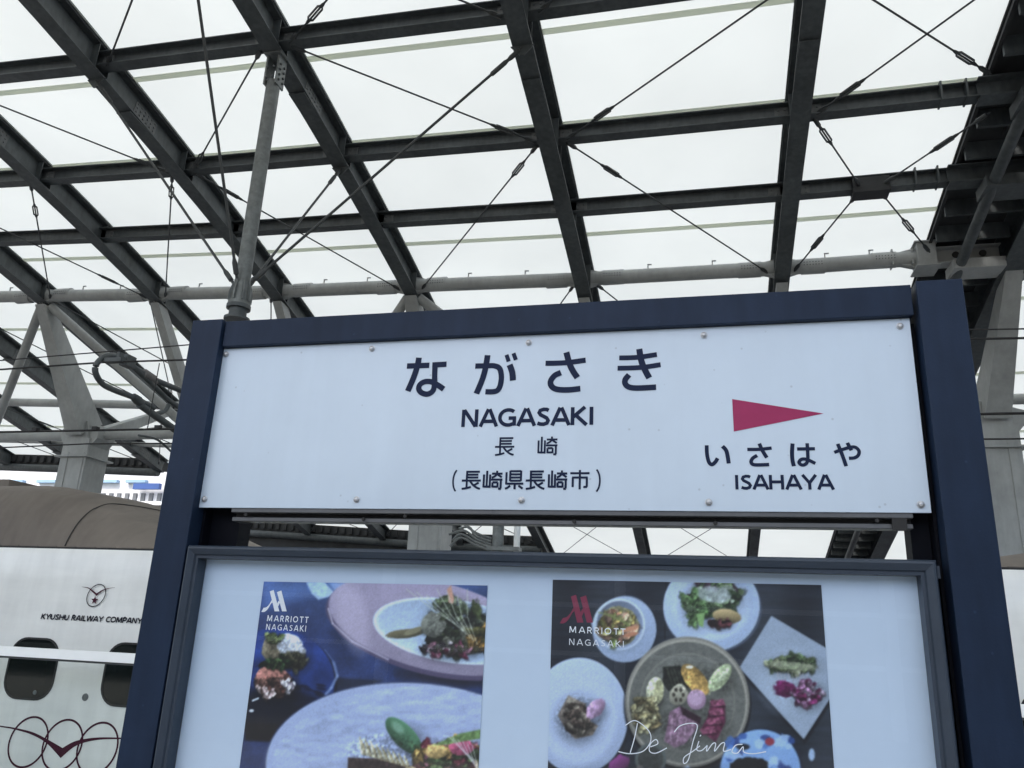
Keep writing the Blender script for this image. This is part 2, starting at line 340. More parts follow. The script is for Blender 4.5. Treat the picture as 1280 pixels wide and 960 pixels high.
RH = 0.43
for kk in range(-5, 8):
    x = XR[kk]; y1 = endY(kk)
    ys = list(np.arange(-3.2, 15.0, 1.3)) + [15.0, y1]
    if kk == 5: continue
    H = RH + DP[kk] - DR[kk]
    rf = part(MB().sweep(isec(.27, H, .022, .02), [(x, y, rb_(kk, y)) for y in ys]), 'rafter', 'steel', roof)
    if kk < -3 or kk > 6: continue
    # rail that clamps the membrane along the rafter
    part(MB().sweep([(-.16, H), (.16, H), (.16, H + .035), (-.16, H + .035)], [(x, y, rb_(kk, y)) for y in ys]), 'clamp_rail', 'galv', rf)
    side = 1 if x < 0 else -1
    for ys_ in (9.3, 16.6, 22.0):                    # bolted splices on the web and flange
        mb = MB(); a, b = (x, ys_ - .26, rb_(kk, ys_ - .26)), (x, ys_ + .26, rb_(kk, ys_ + .26))
        u = (Vector(b) - Vector(a)).normalized(); n = Vector((0, -u.z, u.y)) if u.y > 0 else Vector((0, 0, 1))
        mb.hexa([Vector((x + side * .0105, 0, 0)) + Vector((0, p[1], p[2])) + n * h for p, h in ((a, .07), (b, .07), (b, .36), (a, .36))],
                [Vector((x + side * .021, 0, 0)) + Vector((0, p[1], p[2])) + n * h for p, h in ((a, .07), (b, .07), (b, .36), (a, .36))])
        for i in range(6):
            for j in range(4):
                c = Vector(a) + u * (.045 + i * .086) + n * (.1 + j * .076)
                mb.lathe((x + side * .021, c.y, c.z), (side, 0, 0), [(0, .018), (.014, .016)], 6)
        part(mb, 'splice_plate', 'plate', rf)
        mb = MB(); mb.hexa([(x - .125, a[1] - .15, a[2] - .014), (x + .125, a[1] - .15, a[2] - .014), (x + .125, b[1] + .15, b[2] - .014), (x - .125, b[1] + .15, b[2] - .014)],
                           [(x - .125, a[1] - .15, a[2] - .001), (x + .125, a[1] - .15, a[2] - .001), (x + .125, b[1] + .15, b[2] - .001), (x - .125, b[1] + .15, b[2] - .001)])
        part(mb, 'flange_plate', 'steel', rf)
    for py in ('P1', 'P2', 'P3', 'T'):               # stiffener pairs where the purlins come in
        for off in ((-.13, .13) if py != 'P3' else (0,)):
            y = PY[py] + off; z = rb_(kk, y)
            for sgn in (-1, 1):
                mb = MB().hexa([(x + sgn * .011, y - .006, z + .024), (x + sgn * .13, y - .006, z + .024), (x + sgn * .13, y - .006, z + H - .026), (x + sgn * .011, y - .006, z + H - .026)],
                               [(x + sgn * .011, y + .006, z + .024), (x + sgn * .13, y + .006, z + .024), (x + sgn * .13, y + .006, z + H - .026), (x + sgn * .011, y + .006, z + H - .026)])
                part(mb, 'stiffener', 'steel', rf, smooth=False)

def bays():
    for a, b in zip(RK[:-1], RK[1:]): yield a, b
for a, b in bays():
    xa, xb = XR[a], XR[b]
    if b == 5: xb = DECK0
    if a == 5: xa = DECK1
    ye = min(endY(a), endY(b)) if a != 5 else 33.0
    if (a, b) == (-2, -1): ye = 28.2
    if (a, b) == (1, 2): ye = 28.2
    # membrane sheet of this bay
    ys = list(np.arange(-9, 15.1, 1.0)) + list(np.arange(17, ye, 3)) + [ye]
    mb = MB(); n = 3; vs = []
    for y in ys:
        for j in range(n + 1):
            x = xa + (xb - xa) * j / n; vs.append((x, y, rz(x, y) + RH + .042))
    mb.add(vs, [(i * (n + 1) + j, i * (n + 1) + j + 1, (i + 1) * (n + 1) + j + 1, (i + 1) * (n + 1) + j) for i in range(len(ys) - 1) for j in range(n)])
    part(mb, 'membrane_panel', 'membrane', roof)
    for y in (8.77, 10.45, 13.05, 15.65, 18.25, 20.85):        # welded seams of the membrane
        if y < ye:
            part(MB().hexa([(xa, y, rz(xa, y) + RH + .018), (xb, y, rz(xb, y) + RH + .018), (xb, y + .085, rz(xb, y + .085) + RH + .018), (xa, y + .085, rz(xa, y + .085) + RH + .018)],
                           [(xa, y, rz(xa, y) + RH + .036), (xb, y, rz(xb, y) + RH + .036), (xb, y + .085, rz(xb, y + .085) + RH + .036), (xa, y + .085, rz(xa, y + .085) + RH + .036)]),
                 'membrane_seam', 'seam', roof, smooth=False)
    # purlins
    xb2 = XR[b]; xa2 = XR[a]
    for nm in ('A', 'B', 'P1', 'P2', 'P3'):
        y = PY[nm]; q0 = (xa2 + .015, y, rz(xa2, y) + .085); q1 = (xb2 - .015, y, rz(xb2, y) + .085)
        pu = part(MB().sweep(isec(.2, .24, .016, .012), [q0, q1]), 'purlin', 'steel', roof)
        if nm in ('P1', 'P2', 'P3') and -3 <= a <= 4:
            for q, t in ((q0, 1), (q1, -1)):        # bolted fin plates at both ends
                mb = MB(); mb.box((q[0] + (0.12 if t > 0 else -.30), y - .022, q[2] + .04), (q[0] + (.30 if t > 0 else -.12), y - .007, q[2] + .2))
                for i in range(2):
                    for j in range(2): mb.lathe((q[0] + t * (.16 + .09 * i), y - .022, q[2] + .08 + .08 * j), (0, -1, 0), [(0, .02), (.014, .018)], 6)
                part(mb, 'fin_plate', 'plate', pu)
    # tubes over the column line and behind it
    for nm, r in (('T', .135), ('T2', .12)):
        y = PY[nm]; q0 = (xa2 + .02, y, rz(xa2, y) + .2); q1 = (xb2 - .02 if b != 5 else 3.7, y, rz(xb2, y) + .2)
        if a == 5: q0 = (xa2 + .25, y, rz(xa2, y) + .2)
        tu = part(MB().tube([q0, q1], r, 16), 'tube_beam', 'grey', roof)
        if nm == 'T' and -3 <= a <= 4:
            for q, t in ((q0, 1), (q1, -1)):
                mb = MB().hexa([(q[0], y - .06, q[2] - .2), (q[0], y + .06, q[2] - .2), (q[0], y + .06, q[2] + .18), (q[0], y - .06, q[2] + .18)],
                               [(q[0] + t * .34, y - .06, q[2] - .1), (q[0] + t * .34, y + .06, q[2] - .1), (q[0] + t * .34, y + .06, q[2] + .1), (q[0] + t * .34, y - .06, q[2] + .1)])
                part(mb, 'gusset', 'grey', tu)
                part(MB().lathe((q[0] + t * .33, y, q[2]), (t, 0, 0), [(0, .145), (.4, .145)], 16), 'splice_sleeve', 'grey', tu)
                mb = MB()
                for i in range(7):
                    for j in range(4): mb.lathe((q[0] + t * (.37 + i * .05), y - .138 + .028 * abs(j - 1.5), q[2] - .075 + j * .05), (0, -1, 0), [(0, .013), (.02, .011)], 6)
                part(mb, 'bolt_group', 'plate', tu)
            for i in (1, 2):                         # small lugs on top
                c = lerp(q0, q1, i / 3); part(MB().box((c[0] - .01, y - .01, c[2] + r - .01), (c[0] + .01, y + .01, c[2] + r + .1)).box((c[0] - .01, y - .01, c[2] + r + .08), (c[0] + .07, y + .01, c[2] + r + .1)), 'lug', 'grey', tu, smooth=False)
    # eave: gutter with tube below
    ya = endY(a) if a != -2 else 28.2
    if a == 5: ya = 33.0
    if a >= 2 and a <= 4: ya = 33.0
    z0, z1 = rz(xa2, ya), rz(xb2, ya)
    big = ya == 28.2
    h0, h1 = (-.85, .5) if big else (.12, .5)
    gt = part(MB().hexa([(xa2, ya, z0 + h0), (xa2, ya + .5, z0 + h0), (xa2, ya + .5, z0 + h1), (xa2, ya, z0 + h1)],
                        [(xb2, ya, z1 + h0), (xb2, ya + .5, z1 + h0), (xb2, ya + .5, z1 + h1), (xb2, ya, z1 + h1)]), 'gutter', 'deck', roof)
    mb = MB()
    for i in range(10):
        x = xa2 + (xb2 - xa2) * (i + .5) / 10; z = rz(x, ya); mb.box((x - .09, ya - .1, z + .2), (x + .05, ya - .002, z + .42))
    part(mb, 'gutter_bracket', 'deck', gt, smooth=False)
    part(MB().tube([(xa2, ya - .12, z0 - .02), (xb2, ya - .12, z1 - .02)], .13, 12), 'eave_tube', 'steel', roof)

# opaque service deck strip beside the right-hand rafter
mb = MB(); ys = list(np.arange(0, 15.1, 1.5)) + [33.0]
part(MB().sweep(isec(.42, .6, .03, .03), [(5.2, y, rz(5.2, y) - .15) for y in ys]), 'rafter', 'steel', roof)
def deck_piece(x0, x1, nm, zo):
    part(MB().sweep([(-(x1 - x0) / 2, 0), ((x1 - x0) / 2, 0), ((x1 - x0) / 2, .018), (-(x1 - x0) / 2, .018)], [((x0 + x1) / 2, y, rz((x0 + x1) / 2, y) + RH + zo) for y in ys]), nm, 'deck', roof, smooth=False)
deck_piece(DECK0, 4.52, 'deck_panel', .03); deck_piece(4.575, DECK1, 'deck_panel', .03)
part(MB().sweep(isec(.05, .12, .01, .012), [(DECK0 + .03, y, rz(DECK0, y) + RH - .1) for y in ys]), 'edge_beam', 'deck', roof)
for i, y in enumerate(np.arange(3.0, 30, .62)):
    z = rz(4.4, y) + RH
    rb = part(MB().box((DECK0 + .06, y - .03, z - .26), (5.05, y + .03, z + .02)), 'deck_rib', 'steel', roof, smooth=False)
    part(MB().box((4.50, y - .13, z + .005), (4.60, y + .13, z + .029)), 'deck_cleat', 'deck', rb, smooth=False)
    part(MB().box((DECK0 + .55, y + .06, z - .12), (4.46, y + .5, z - .04)), 'deck_tray', 'deck', rb, smooth=False)
part(MB().tube([(4.32, y, rz(4.3, y) - .12) for y in ys], .085, 12), 'drain_pipe', 'steel', roof)
for nm in ('P1', 'P2', 'P3', 'T'):
    y = PY[nm]; z = rz(4.6, y)
    m_ = 'grey' if nm == 'T' else 'steel'
    cr = part(MB().sweep(isec(.26, .3, .02, .016), [(3.75, y - .05, z + .02), (5.0, y - .05, z + .02)]), 'cross_beam', m_, roof)
    part(MB().box((4.2, y - .3, z - .16), (5.0, y + .2, z + .015)), 'bearing_box', m_, cr, smooth=False)
    if nm == 'T':
        part(MB().box((3.68, y - .22, z - .02), (3.98, y + .2, z + .40)).box((3.64, y - .26, z + .40), (4.02, y + .24, z + .425)).box((3.64, y - .26, z - .045), (4.02, y + .24, z - .02)), 'bearing_box', m_, cr, smooth=False)
        mb = MB()
        for xx in (4.28, 4.7): mb.lathe((xx, y - .19, z + .14), (0, -1, 0), [(0, .06), (.02, .055)], 14)
        part(mb, 'hole_cap', 'gasket', cr)
    for xx in (3.3, 3.62):
        part(MB().box((xx - .012, y - .12, z + .06), (xx + .012, y + .12, z + .36)), 'stiffener', m_, cr, smooth=False)

# bracing rods with turnbuckles
def rod(a, b, r=.0135, tb=.16, parent=None, name='tie_rod'):
    a, b = Vector(a), Vector(b); d = (b - a).normalized(); L = (b - a).length
    o = part(MB().tube([a, b], r, 7), name, 'rod', parent or roof)
    for e, s in ((a, 1), (b, -1)):
        part(MB().lathe(e, d * s, [(.04, .012), (.06, .034), (.2, .034), (.26, r)], 8), 'clevis', 'rod', o)
    if tb:
        c = a + d * (tb if tb > 1 else L * tb); s = d.cross(Vector((0, 0, 1))).normalized(); s2 = s.cross(d)
        mb = MB()
        for q in (-1, 1):
            mb.sweep([(-.009, -.014), (.009, -.014), (.009, .014), (-.009, .014)], [c - d * .17, c - d * .13 + s * .036 * q, c + d * .13 + s * .036 * q, c + d * .17])
        for q in (-1, 1): mb.lathe(c + d * .24 * q, -d * q, [(0, r), (.04, .022), (.075, .026), (.085, .016)], 8)
        part(mb, 'turnbuckle', 'rod', o)
    return o
def node(k, p, side=0, dz=.1):
    y = PY[p] if isinstance(p, str) else p
    return (XR[k] + side * .2, y, rz(XR[k], y) + dz)
RODS = [(2, 'P1', 3, 'P2', .85), (3, 'P2', 2, 'T', .14), (3, 'P2', 2, 'T', .84), (2, 'P1', 1, 'P2', .88), (1, 'P2', 2, 'T', .16), (4, 'P1', 3, 'P2', .8),
        (3, 'P2', 4, 'T', .2), (3, 'P2', 4, 'T', .78), (0, 'P1', 1, 'P2', .88), (1, 'P2', 0, 'T', .12), (-1, 'P2', 0, 'T', .8), (-2, 'P1', -1, 'P2', .8), (0, 'P2', -1, 'T', .2),
        (1, 'T', 0, 'T2', .2), (-1, 'T', 0, 'T2', .8), (0, 'T', -1, 'T2', .8), (-2, 'T', -1, 'T2', .2), (-3, 'P2', -2, 'T', .8), (-2, 'T', -3, 'T2', .5),
        (3, 'T', 2, 'T2', .2), (3, 'T', 4, 'T2', .2), (2, 'B', 1, 'P1', .3), (2, 'B', 3, 'P1', .3), (2, 'P1', 3, 'B', .2), (1, 'P1', 2, 'B', .7), (4, 'B', 3, 'P1', .3)]
RODS += [(-3, 'T2', -2, 22.6, .3), (-2, 'T2', -3, 22.6, .3), (-4, 'T2', -3, 22.6, .3), (-1, 'T2', -2, 22.6, .3), (-2, 'T2', -1, 22.6, .3), (-4, 'T', -3, 'T2', .3), (-3, 'T', -4, 'T2', .3), (-1, 'T2', 0, 24.0, .3), (0, 'T2', -1, 24.0, .3), (0, 'T2', 1, 24.0, .3), (1, 'T2', 0, 24.0, .3), (0, 24.2, -1, 27.8, .3), (-1, 24.2, 0, 27.8, .3), (1, 24.2, 0, 27.8, .3), (0, 24.2, 1, 27.8, .3), (2, 24.2, 1, 27.8, .3), (1, 24.2, 2, 27.8, .3)]
for a_ in (-4, -3, -2, -1, 0, 1):                    # light purlins low on the far slope
    y_ = 21.4; part(MB().tube([(XR[a_] + .02, y_, rz(XR[a_], y_) + .2), (XR[a_ + 1] - .02, y_, rz(XR[a_ + 1], y_) + .2)], .07, 10), 'purlin', 'grey', roof)
seen = set()
for a, p, b, q, t in RODS:
    s = 1 if b > a else -1
    A, B = node(a, p, s), node(b, q, -s)
    if (a, p, b, q) in seen: continue
    seen.add((a, p, b, q)); rod(A, B, tb=t)
for y0, y1 in ((19.2, 24.0), (24.2, 29.5)):          # crosses low on the far slope
    for a in (2, 3):
        rod(node(a, y0, 1), node(a + 1, y1, -1), tb=.3, r=.011); rod(node(a + 1, y0, -1), node(a, y1, 1), tb=.3, r=.011)
# crosses between the last rafter and the deck strip
zt = rz(2.65, PY['P3']) + .13
rod(node(4, 'P1', 1), (3.85, 10.1, rz(3.85, 10.1) + .16), tb=.82); rod(node(4, 'P2', 1), (3.85, 8.4, rz(3.85, 8.4) + .16), tb=.2)
rod(node(4, 'P2', 1), (2.5, 12.0, zt), tb=.25); rod((2.8, 12.0, zt), (4.0, 10.7, rz(4.0, 10.7) + .1), tb=.6)
rod(node(4, 'T', 1), (2.5, 12.15, zt), tb=.4); rod((2.8, 12.15, zt), (3.85, 13.7, rz(3.85, 13.7) + .1), tb=.55)
part(MB().box((2.38, 11.93, zt - .12), (2.92, 12.21, zt + .14)), 'gusset', 'deck', roof, smooth=False)

# hanging strut with its four stays
SB = Vector((XR[2], 8.3, 5.42))
top = Vector((XR[2], 8.3, rb_(2, 8.3) + .02))
st = part(MB().tube([SB + Vector((0, 0, .28)), top - Vector((0, 0, .42))], .095, 20), 'hanging_strut', 'galv', roof)
part(MB().box((SB.x - .1, 8.2, top.z - .5), (SB.x - .075, 8.4, top.z)).box((SB.x + .075, 8.2, top.z - .5), (SB.x + .1, 8.4, top.z)).box((SB.x - .13, 8.16, top.z - .03), (SB.x + .13, 8.44, top.z - .005)), 'head_plate', 'galv', st, smooth=False)
mb = MB()
for i in range(4):
    for yy in (8.25, 8.35): mb.lathe((SB.x + .1, yy, top.z - .42 + .085 * i), (1, 0, 0), [(0, .02), (.02, .018)], 6)
    mb.lathe((SB.x - .05 + .1 * (i % 2), 8.19, top.z - .42 + .17 * (i // 2)), (0, -1, 0), [(0, .02), (.02, .018)], 6)
part(mb, 'bolt_group', 'steel', st)
part(MB().lathe(SB, (0, 0, 1), [(0, .14), (.045, .14), (.05, .115), (.2, .105), (.3, .1)], 24), 'foot_collar', 'galv', st)
part(MB().lathe(SB + Vector((0, 0, -.2)), (0, 0, 1), [(0, .16), (.03, .16), (.032, .11), (.15, .11), (.152, .15), (.199, .15)], 24), 'foot_cap', 'steel', st)
for i in range(8):
    a = math.pi * i / 4
    d = Vector((math.cos(a), math.sin(a), 0)); s = Vector((-d.y, d.x, 0)) * .008; c = SB + Vector((0, 0, .05))
    part(MB().hexa([c + d * .1 - s, c + d * .15 - s, c + d * .15 - s + Vector((0, 0, .12)), c + d * .1 - s + Vector((0, 0, .3))], [c + d * .1 + s, c + d * .15 + s, c + d * .15 + s + Vector((0, 0, .12)), c + d * .1 + s + Vector((0, 0, .3))]), 'fin', 'galv', st, smooth=False)
for k_, y_ in ((3, 8.37), (1, 8.27), (2, 10.48), (2, 6.1)):
    e = Vector((XR[k_], y_, rb_(k_, y_) - .03)); d = (e - SB).normalized(); a = SB + Vector((0, 0, .32)) + Vector((d.x, d.y, 0)).normalized() * .13
    o = rod(a, e, r=.019, tb=None, name='stay_rod'); d = (e - a).normalized()
    part(MB().lathe(e - d * .55, d, [(0, .02), (.02, .032), (.25, .032), (.3, .02)], 8), 'stay_sleeve', 'rod', o)
    part(MB().hexa([e + Vector((-.16, -.012, .03)), e + Vector((.16, -.012, .03)), e + Vector((.03, -.012, -.12)), e + Vector((-.03, -.012, -.12))], [e + Vector((-.16, .012, .03)), e + Vector((.16, .012, .03)), e + Vector((.03, .012, -.12)), e + Vector((-.03, .012, -.12))]), 'stay_lug', 'steel', o, smooth=False)

# ---------------------------------------------------------------- columns beyond the train
CY, CZ = 16.2, 4.2 + EYE
def column(k, label):
    x = XR[k]
    t = thing('roof_column', (x, CY, 0), label, 'column', 'grey steel columns that carry the roof')
    # shaft: two flanges and a recessed web
    part(MB().box((x - .36, CY - .36, .0), (x + .36, CY + .36, CZ - .15)), 'shaft', 'grey', t, smooth=False)
    part(MB().box((x - .30, CY - .375, .05), (x - .14, CY - .362, CZ - .5)).box((x + .14, CY - .375, .05), (x + .30, CY - .362, CZ - .5)), 'shaft_panel', 'grey', t, smooth=False)
    part(MB().box((x - .46, CY - .46, CZ - .62), (x + .46, CY + .46, CZ - .58)), 'ring_plate', 'grey', t, smooth=False)
    part(MB().box((x - .52, CY - .52, 0.001), (x + .52, CY + .52, .06)), 'base_plate', 'grey', t, smooth=False)
    part(MB().hexa([(x - .3, CY - .36, CZ - .16), (x + .3, CY - .36, CZ - .16), (x + .3, CY + .36, CZ - .16), (x - .3, CY + .36, CZ - .16)],
                   [(x - .26, CY - .42, CZ + .25), (x + .26, CY - .42, CZ + .25), (x + .26, CY + .30, CZ + .25), (x - .26, CY + .30, CZ + .25)]), 'knuckle', 'grey', t, smooth=False)
    # leaning arm to the tube above, and one running away behind
    zt = rb_(k, 14.05) - .02
    part(MB().hexa([(x - .22, CY - .5, CZ - .1), (x + .22, CY - .5, CZ - .1), (x + .22, CY + .12, CZ + .3), (x - .22, CY + .12, CZ + .3)],
                   [(x - .13, 13.92, zt), (x + .13, 13.92, zt), (x + .13, 14.32, zt - .04), (x - .13, 14.32, zt - .04)]), 'leaning_arm', 'grey', t, smooth=False)
    z2 = rz(x, PY['T2']) + .05
    part(MB().hexa([(x - .16, CY + .2, CZ - .16), (x + .16, CY + .2, CZ - .16), (x + .16, CY + .2, CZ + .2), (x - .16, CY + .2, CZ + .2)],
                   [(x - .1, PY['T2'], z2 - .16), (x + .1, PY['T2'], z2 - .16), (x + .1, PY['T2'], z2 + .06), (x - .1, PY['T2'], z2 + .06)]), 'rear_arm', 'grey', t, smooth=False)
    mb = MB()
    for s in (-1, 1):
        mb.hexa([(x + s * .2, CY - .3, CZ - .5), (x + s * .2, CY + .3, CZ - .5), (x + s * .2, CY + .3, CZ + .2), (x + s * .2, CY - .3, CZ + .2)],
                [(x + s * .52, CY - .3, CZ - .14), (x + s * .52, CY + .3, CZ - .14), (x + s * .52, CY + .3, CZ + .1), (x + s * .52, CY - .3, CZ + .1)])
    part(mb, 'side_gusset', 'grey', t, smooth=False)
    for s in (-1, 1):                                 # pipes fanning out to the neighbouring bays
        if k + s in XR and (k, s) != (5, -1):
            xb_ = XR[k + s]
            part(MB().tube([(x + s * .12, 14.1, zt + .02), (xb_ - s * .1, CY, CZ)], .1, 12), 'raking_pipe', 'grey', t)
            part(MB().tube([(x + s * .3, CY + .1, CZ - .02), (xb_ - s * .1, PY['T2'], rz(xb_, PY['T2']) - .05)], .085, 12), 'rear_pipe', 'grey', t)
    if k == -1: part(MB().lathe((x - .02, CY - .377, 4.3), (0, -1, 0), [(0, .12), (.1, .12), (.12, .09)], 14).box((x - .1, CY - .45, 3.95), (x + .06, CY - .376, 4.2)), 'floodlight', 'gasket', t)
    return t
column(-1, 'grey steel column rising behind the train roof, left of the sign')
column(2, 'grey steel column behind the sign, seen in the slot under the name board')
column(5, 'grey steel column at the right edge, right of the sign post')
for a, b in bays():
    if -5 <= a <= 6:
        x0, x1 = XR[a], XR[b]
        part(MB().tube([(x0 + (.3 if a in (-1, 2, 5) else 0), CY, CZ), (x1 - (.3 if b in (-1, 2, 5) else 0), CY, CZ)], .12, 14), 'link_tube', 'grey', roof)
    if a in (-4, -3, -2, 0, 1, 3, 4, 6):
        x = XR[a]
        if a == 3 or a == 4: pass
        zt = rb_(a, 14.05) - .02
        part(MB().hexa([(x - .1, CY - .2, CZ - .05), (x + .1, CY - .2, CZ - .05), (x + .1, CY + .1, CZ + .12), (x - .1, CY + .1, CZ + .12)],
                       [(x - .1, 13.92, zt), (x + .1, 13.92, zt), (x + .1, 14.25, zt - .03), (x - .1, 14.25, zt - .03)]), 'leaning_arm', 'grey', roof, smooth=False)

# ================================================================ STATION NAME SIGN
D = 2.2
sign = thing('station_name_sign', (-.49, 2.25, 0), 'navy framed station name board with kana and roman lettering and a red arrow', 'sign')
for x0, x1 in ((-1.6588, -1.5450), (.5658, .6801)):
    bevel(part(MB().box((x0, 2.168, 0.023), (x1, 2.34, 2.5542)), 'post', 'navy', sign, smooth=False), .0025)
    part(MB().box((x0 - .02, 2.14, 0.0225), (x1 + .02, 2.37, .04)), 'base_plate', 'navy', sign, smooth=False)
bevel(part(MB().box((-1.5405, 2.180, 2.4610), (.5555, 2.335, 2.5495)), 'header_beam', 'navy', sign, smooth=False), .002)
for x0, x1 in ((-1.5410, -1.4350), (.5080, .5540)):
    part(MB().box((x0, 2.262, 0.023), (x1, 2.33, 2.455)), 'inner_upright', 'navy_shaded', sign, smooth=False)
for x in (-1.543, .556):
    part(MB().box((x, 2.225, 0.6), (x + .008, 2.325, 2.452)), 'spacer_plate', 'navy_shaded', sign, smooth=False)
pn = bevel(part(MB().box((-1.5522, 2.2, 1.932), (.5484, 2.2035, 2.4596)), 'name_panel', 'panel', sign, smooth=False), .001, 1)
part(MB().box((-1.535, 2.2515, 1.945), (.532, 2.258, 2.452)), 'panel_back', 'navy_shaded', sign, smooth=False)
for x, z in ((-1.5332, 2.4395), (-1.0147, 2.4370), (-.5075, 2.4350), (.0054, 2.4350), (.5224, 2.4367), (-1.5288, 1.9583), (-1.0153, 1.9590), (-.511, 1.9595), (.0044, 1.956), (.5252, 1.9530)):
    part(MB().lathe((x, 2.1995, z), (0, -1, 0), [(0, .0098), (.002, .0098), (.0022, .0078), (.006, .0074), (.0078, .0055), (.0085, .002)], 14), 'bolt', 'bolt', pn)
# rails under the board
for z0, z1, y0, y1, m_, nm in ((1.919, 1.9335, 2.2045, 2.25, 'alu', 'lower_rail'), (1.8935, 1.9060, 2.215, 2.26, 'alu', 'lower_rail'), (1.905, 1.9195, 2.235, 2.255, 'gasket', 'rail_gap')):
    bevel(part(MB().box((-1.4330, y0, z0), (.5060, y1, z1)), nm, m_, sign, smooth=False), .0015, 1)
mb = MB().box((.455, 2.205, 1.888), (.49, 2.21, 1.925)); part(mb, 'latch', 'gasket', sign, smooth=False)
for x in (-1.38, -.99, -.86, -.36, .02, .42):
    part(MB().lathe((x, 2.2055, 1.912 if x not in (-.99, -.36, .02) else 1.902), (0, -1, 0), [(0, .006), (.004, .005)], 8), 'screw', 'gasket', sign)

YI = 2.1990
KANA_ORDER = ('na', 'ga', 'sa', 'ki', 'i', 'sa2', 'ha', 'ya')
for kname in KANA_ORDER:
    mb = MB(); strokes(mb, KANA[kname], YI); part(mb, 'kana_letter', 'ink', pn, smooth=False)
mb = MB().add([(ARROW[i][0] / 1000, YI, ARROW[i][1] / 1000) for i in range(3)], [(0, 1, 2)]); part(mb, 'arrow', 'red', pn, smooth=False)
word(pn, 'NAGASAKI', -.7045, -.304, 2.1765, .0535, .205, YI, 'ink')
word(pn, 'ISAHAYA', .0725, .3235, 1.9908, .0392, .205, YI, 'ink')
KANJI = {
    'cho': [[(.26, 1.0), (.26, .47)], [(.22, .95), (.93, .95)], [(.26, .79), (.86, .79)], [(.26, .635), (.86, .635)], [(0, .47), (1, .47)], [(.27, .47), (.27, .06)], [(.02, .02), (.27, .06), (.5, .13)], [(.42, .47), (.58, .26), (.78, .1), (.98, .02)], [(.90, .36), (.66, .22)]],
    'saki': [[(.04, .80), (.04, .10)], [(.2, 1.0), (.2, .14)], [(.36, .80), (.36, .08)], [(.04, .14), (.36, .14)], [(.45, .84), (.99, .84)], [(.71, 1.0), (.7, .82), (.6, .7), (.45, .62)], [(.74, .8), (.96, .64)], [(.42, .52), (1.0, .52)], [(.5, .37), (.5, .1)], [(.76, .37), (.76, .1)], [(.5, .37), (.76, .37)], [(.5, .14), (.76, .14)], [(.92, .52), (.92, .04)], [(.94, .03), (.8, .03)]],
    'ken': [[(.28, 1.0), (.28, .44)], [(.86, 1.0), (.86, .44)], [(.28, .97), (.86, .97)], [(.28, .8), (.86, .8)], [(.28, .63), (.86, .63)], [(.28, .46), (.86, .46)], [(.08, .92), (.08, .28)], [(.04, .30), (1.0, .30)], [(.54, .3), (.54, 0)], [(.3, .2), (.18, .1), (.03, .03)], [(.74, .2), (.97, .04)]],
    'shi': [[(.5, 1.02), (.5, .84)], [(.02, .85), (.98, .85)], [(.5, .84), (.5, 0)], [(.15, .62), (.15, .12)], [(.11, .62), (.89, .62)], [(.85, .62), (.85, .14)], [(.87, .13), (.68, .13)]],
}
def kanji(nm, x0, x1, z0, z1, w):
    mb = MB()
    for q, s in enumerate(KANJI[nm]):
        pp = catmull(s) if len(s) > 2 else s
        ribbon(mb, [(x0 + a * (x1 - x0), z0 + b * (z1 - z0)) for a, b in pp], w, YI - .00006 * q)
    part(mb, 'kanji_letter', 'ink', pn, smooth=False)
kanji('cho', -.5965, -.5385, 2.0895, 2.1435, .0056); kanji('saki', -.4695, -.4115, 2.0895, 2.1435, .0056)
for nm, x0, x1 in (('cho', -.6915, -.634), ('saki', -.6275, -.5695), ('ken', -.5625, -.5075), ('cho', -.501, -.445), ('saki', -.436, -.381), ('shi', -.374, -.317)):
    kanji(nm, x0, x1, 1.9905, 2.0445, .0062)
for cx, s in ((-.7005, -1), (-.3065, 1)):
    mb = MB(); ribbon(mb, [(cx + s * (.0175 - .0175 * (1 - math.cos(t))), 2.0155 + .031 * math.sin(t) / math.sin(1.1)) for t in np.linspace(-1.1, 1.1, 15)], .005, YI); part(mb, 'bracket_mark', 'ink', pn, smooth=False)

# ================================================================ POSTER CASE
case = thing('poster_case', (-.5, 2.2, .6), 'dark blue glazed poster case with mitred frame hung under the name board', 'poster case')
X0, X1, Z0, Z1 = -1.5395, .5390, .62, 1.8130
PR = [(0, .05), (0, .004), (.005, -.006), (.010, -.008), (.026, .0), (.029, .006), (.037, .006), (.0375, .03), (.0375, .05)]
def corner(u): return [(X0 + u, Z1 - u), (X1 - u, Z1 - u), (X1 - u, Z0 + u), (X0 + u, Z0 + u)]
for i in range(4):
    mb = MB(); vs = []
    for cidx in (i, (i + 1) % 4):
        for u, v in PR:
            x, z = corner(u)[cidx]; vs.append((x, 2.169 + v, z))
    n = len(PR); mb.add(vs, [(j, j + 1, n + j + 1, n + j) for j in range(n - 1)] + [tuple(range(n)), tuple(range(2 * n - 1, n - 1, -1))])
    part(mb, 'frame_bar', 'frame', case, ang=20)
part(MB().box((X1 - .001, 2.18, 1.77), (X1 + .008, 2.215, 1.80)), 'hinge', 'frame', case, smooth=False)
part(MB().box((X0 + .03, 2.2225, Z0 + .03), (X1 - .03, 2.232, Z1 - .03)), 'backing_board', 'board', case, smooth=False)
part(MB().box((X0 + .01, 2.233, Z0 + .01), (X1 - .01, 2.258, Z1 - .01)), 'case_back', 'navy_shaded', case, smooth=False)
part(MB().add([(X0 + .036, 2.196, Z0 + .036), (X1 - .036, 2.196, Z0 + .036), (X1 - .036, 2.196, Z1 - .036), (X0 + .036, 2.196, Z1 - .036)], [(0, 1, 2, 3)]), 'glass_pane', 'glass', case, smooth=False)

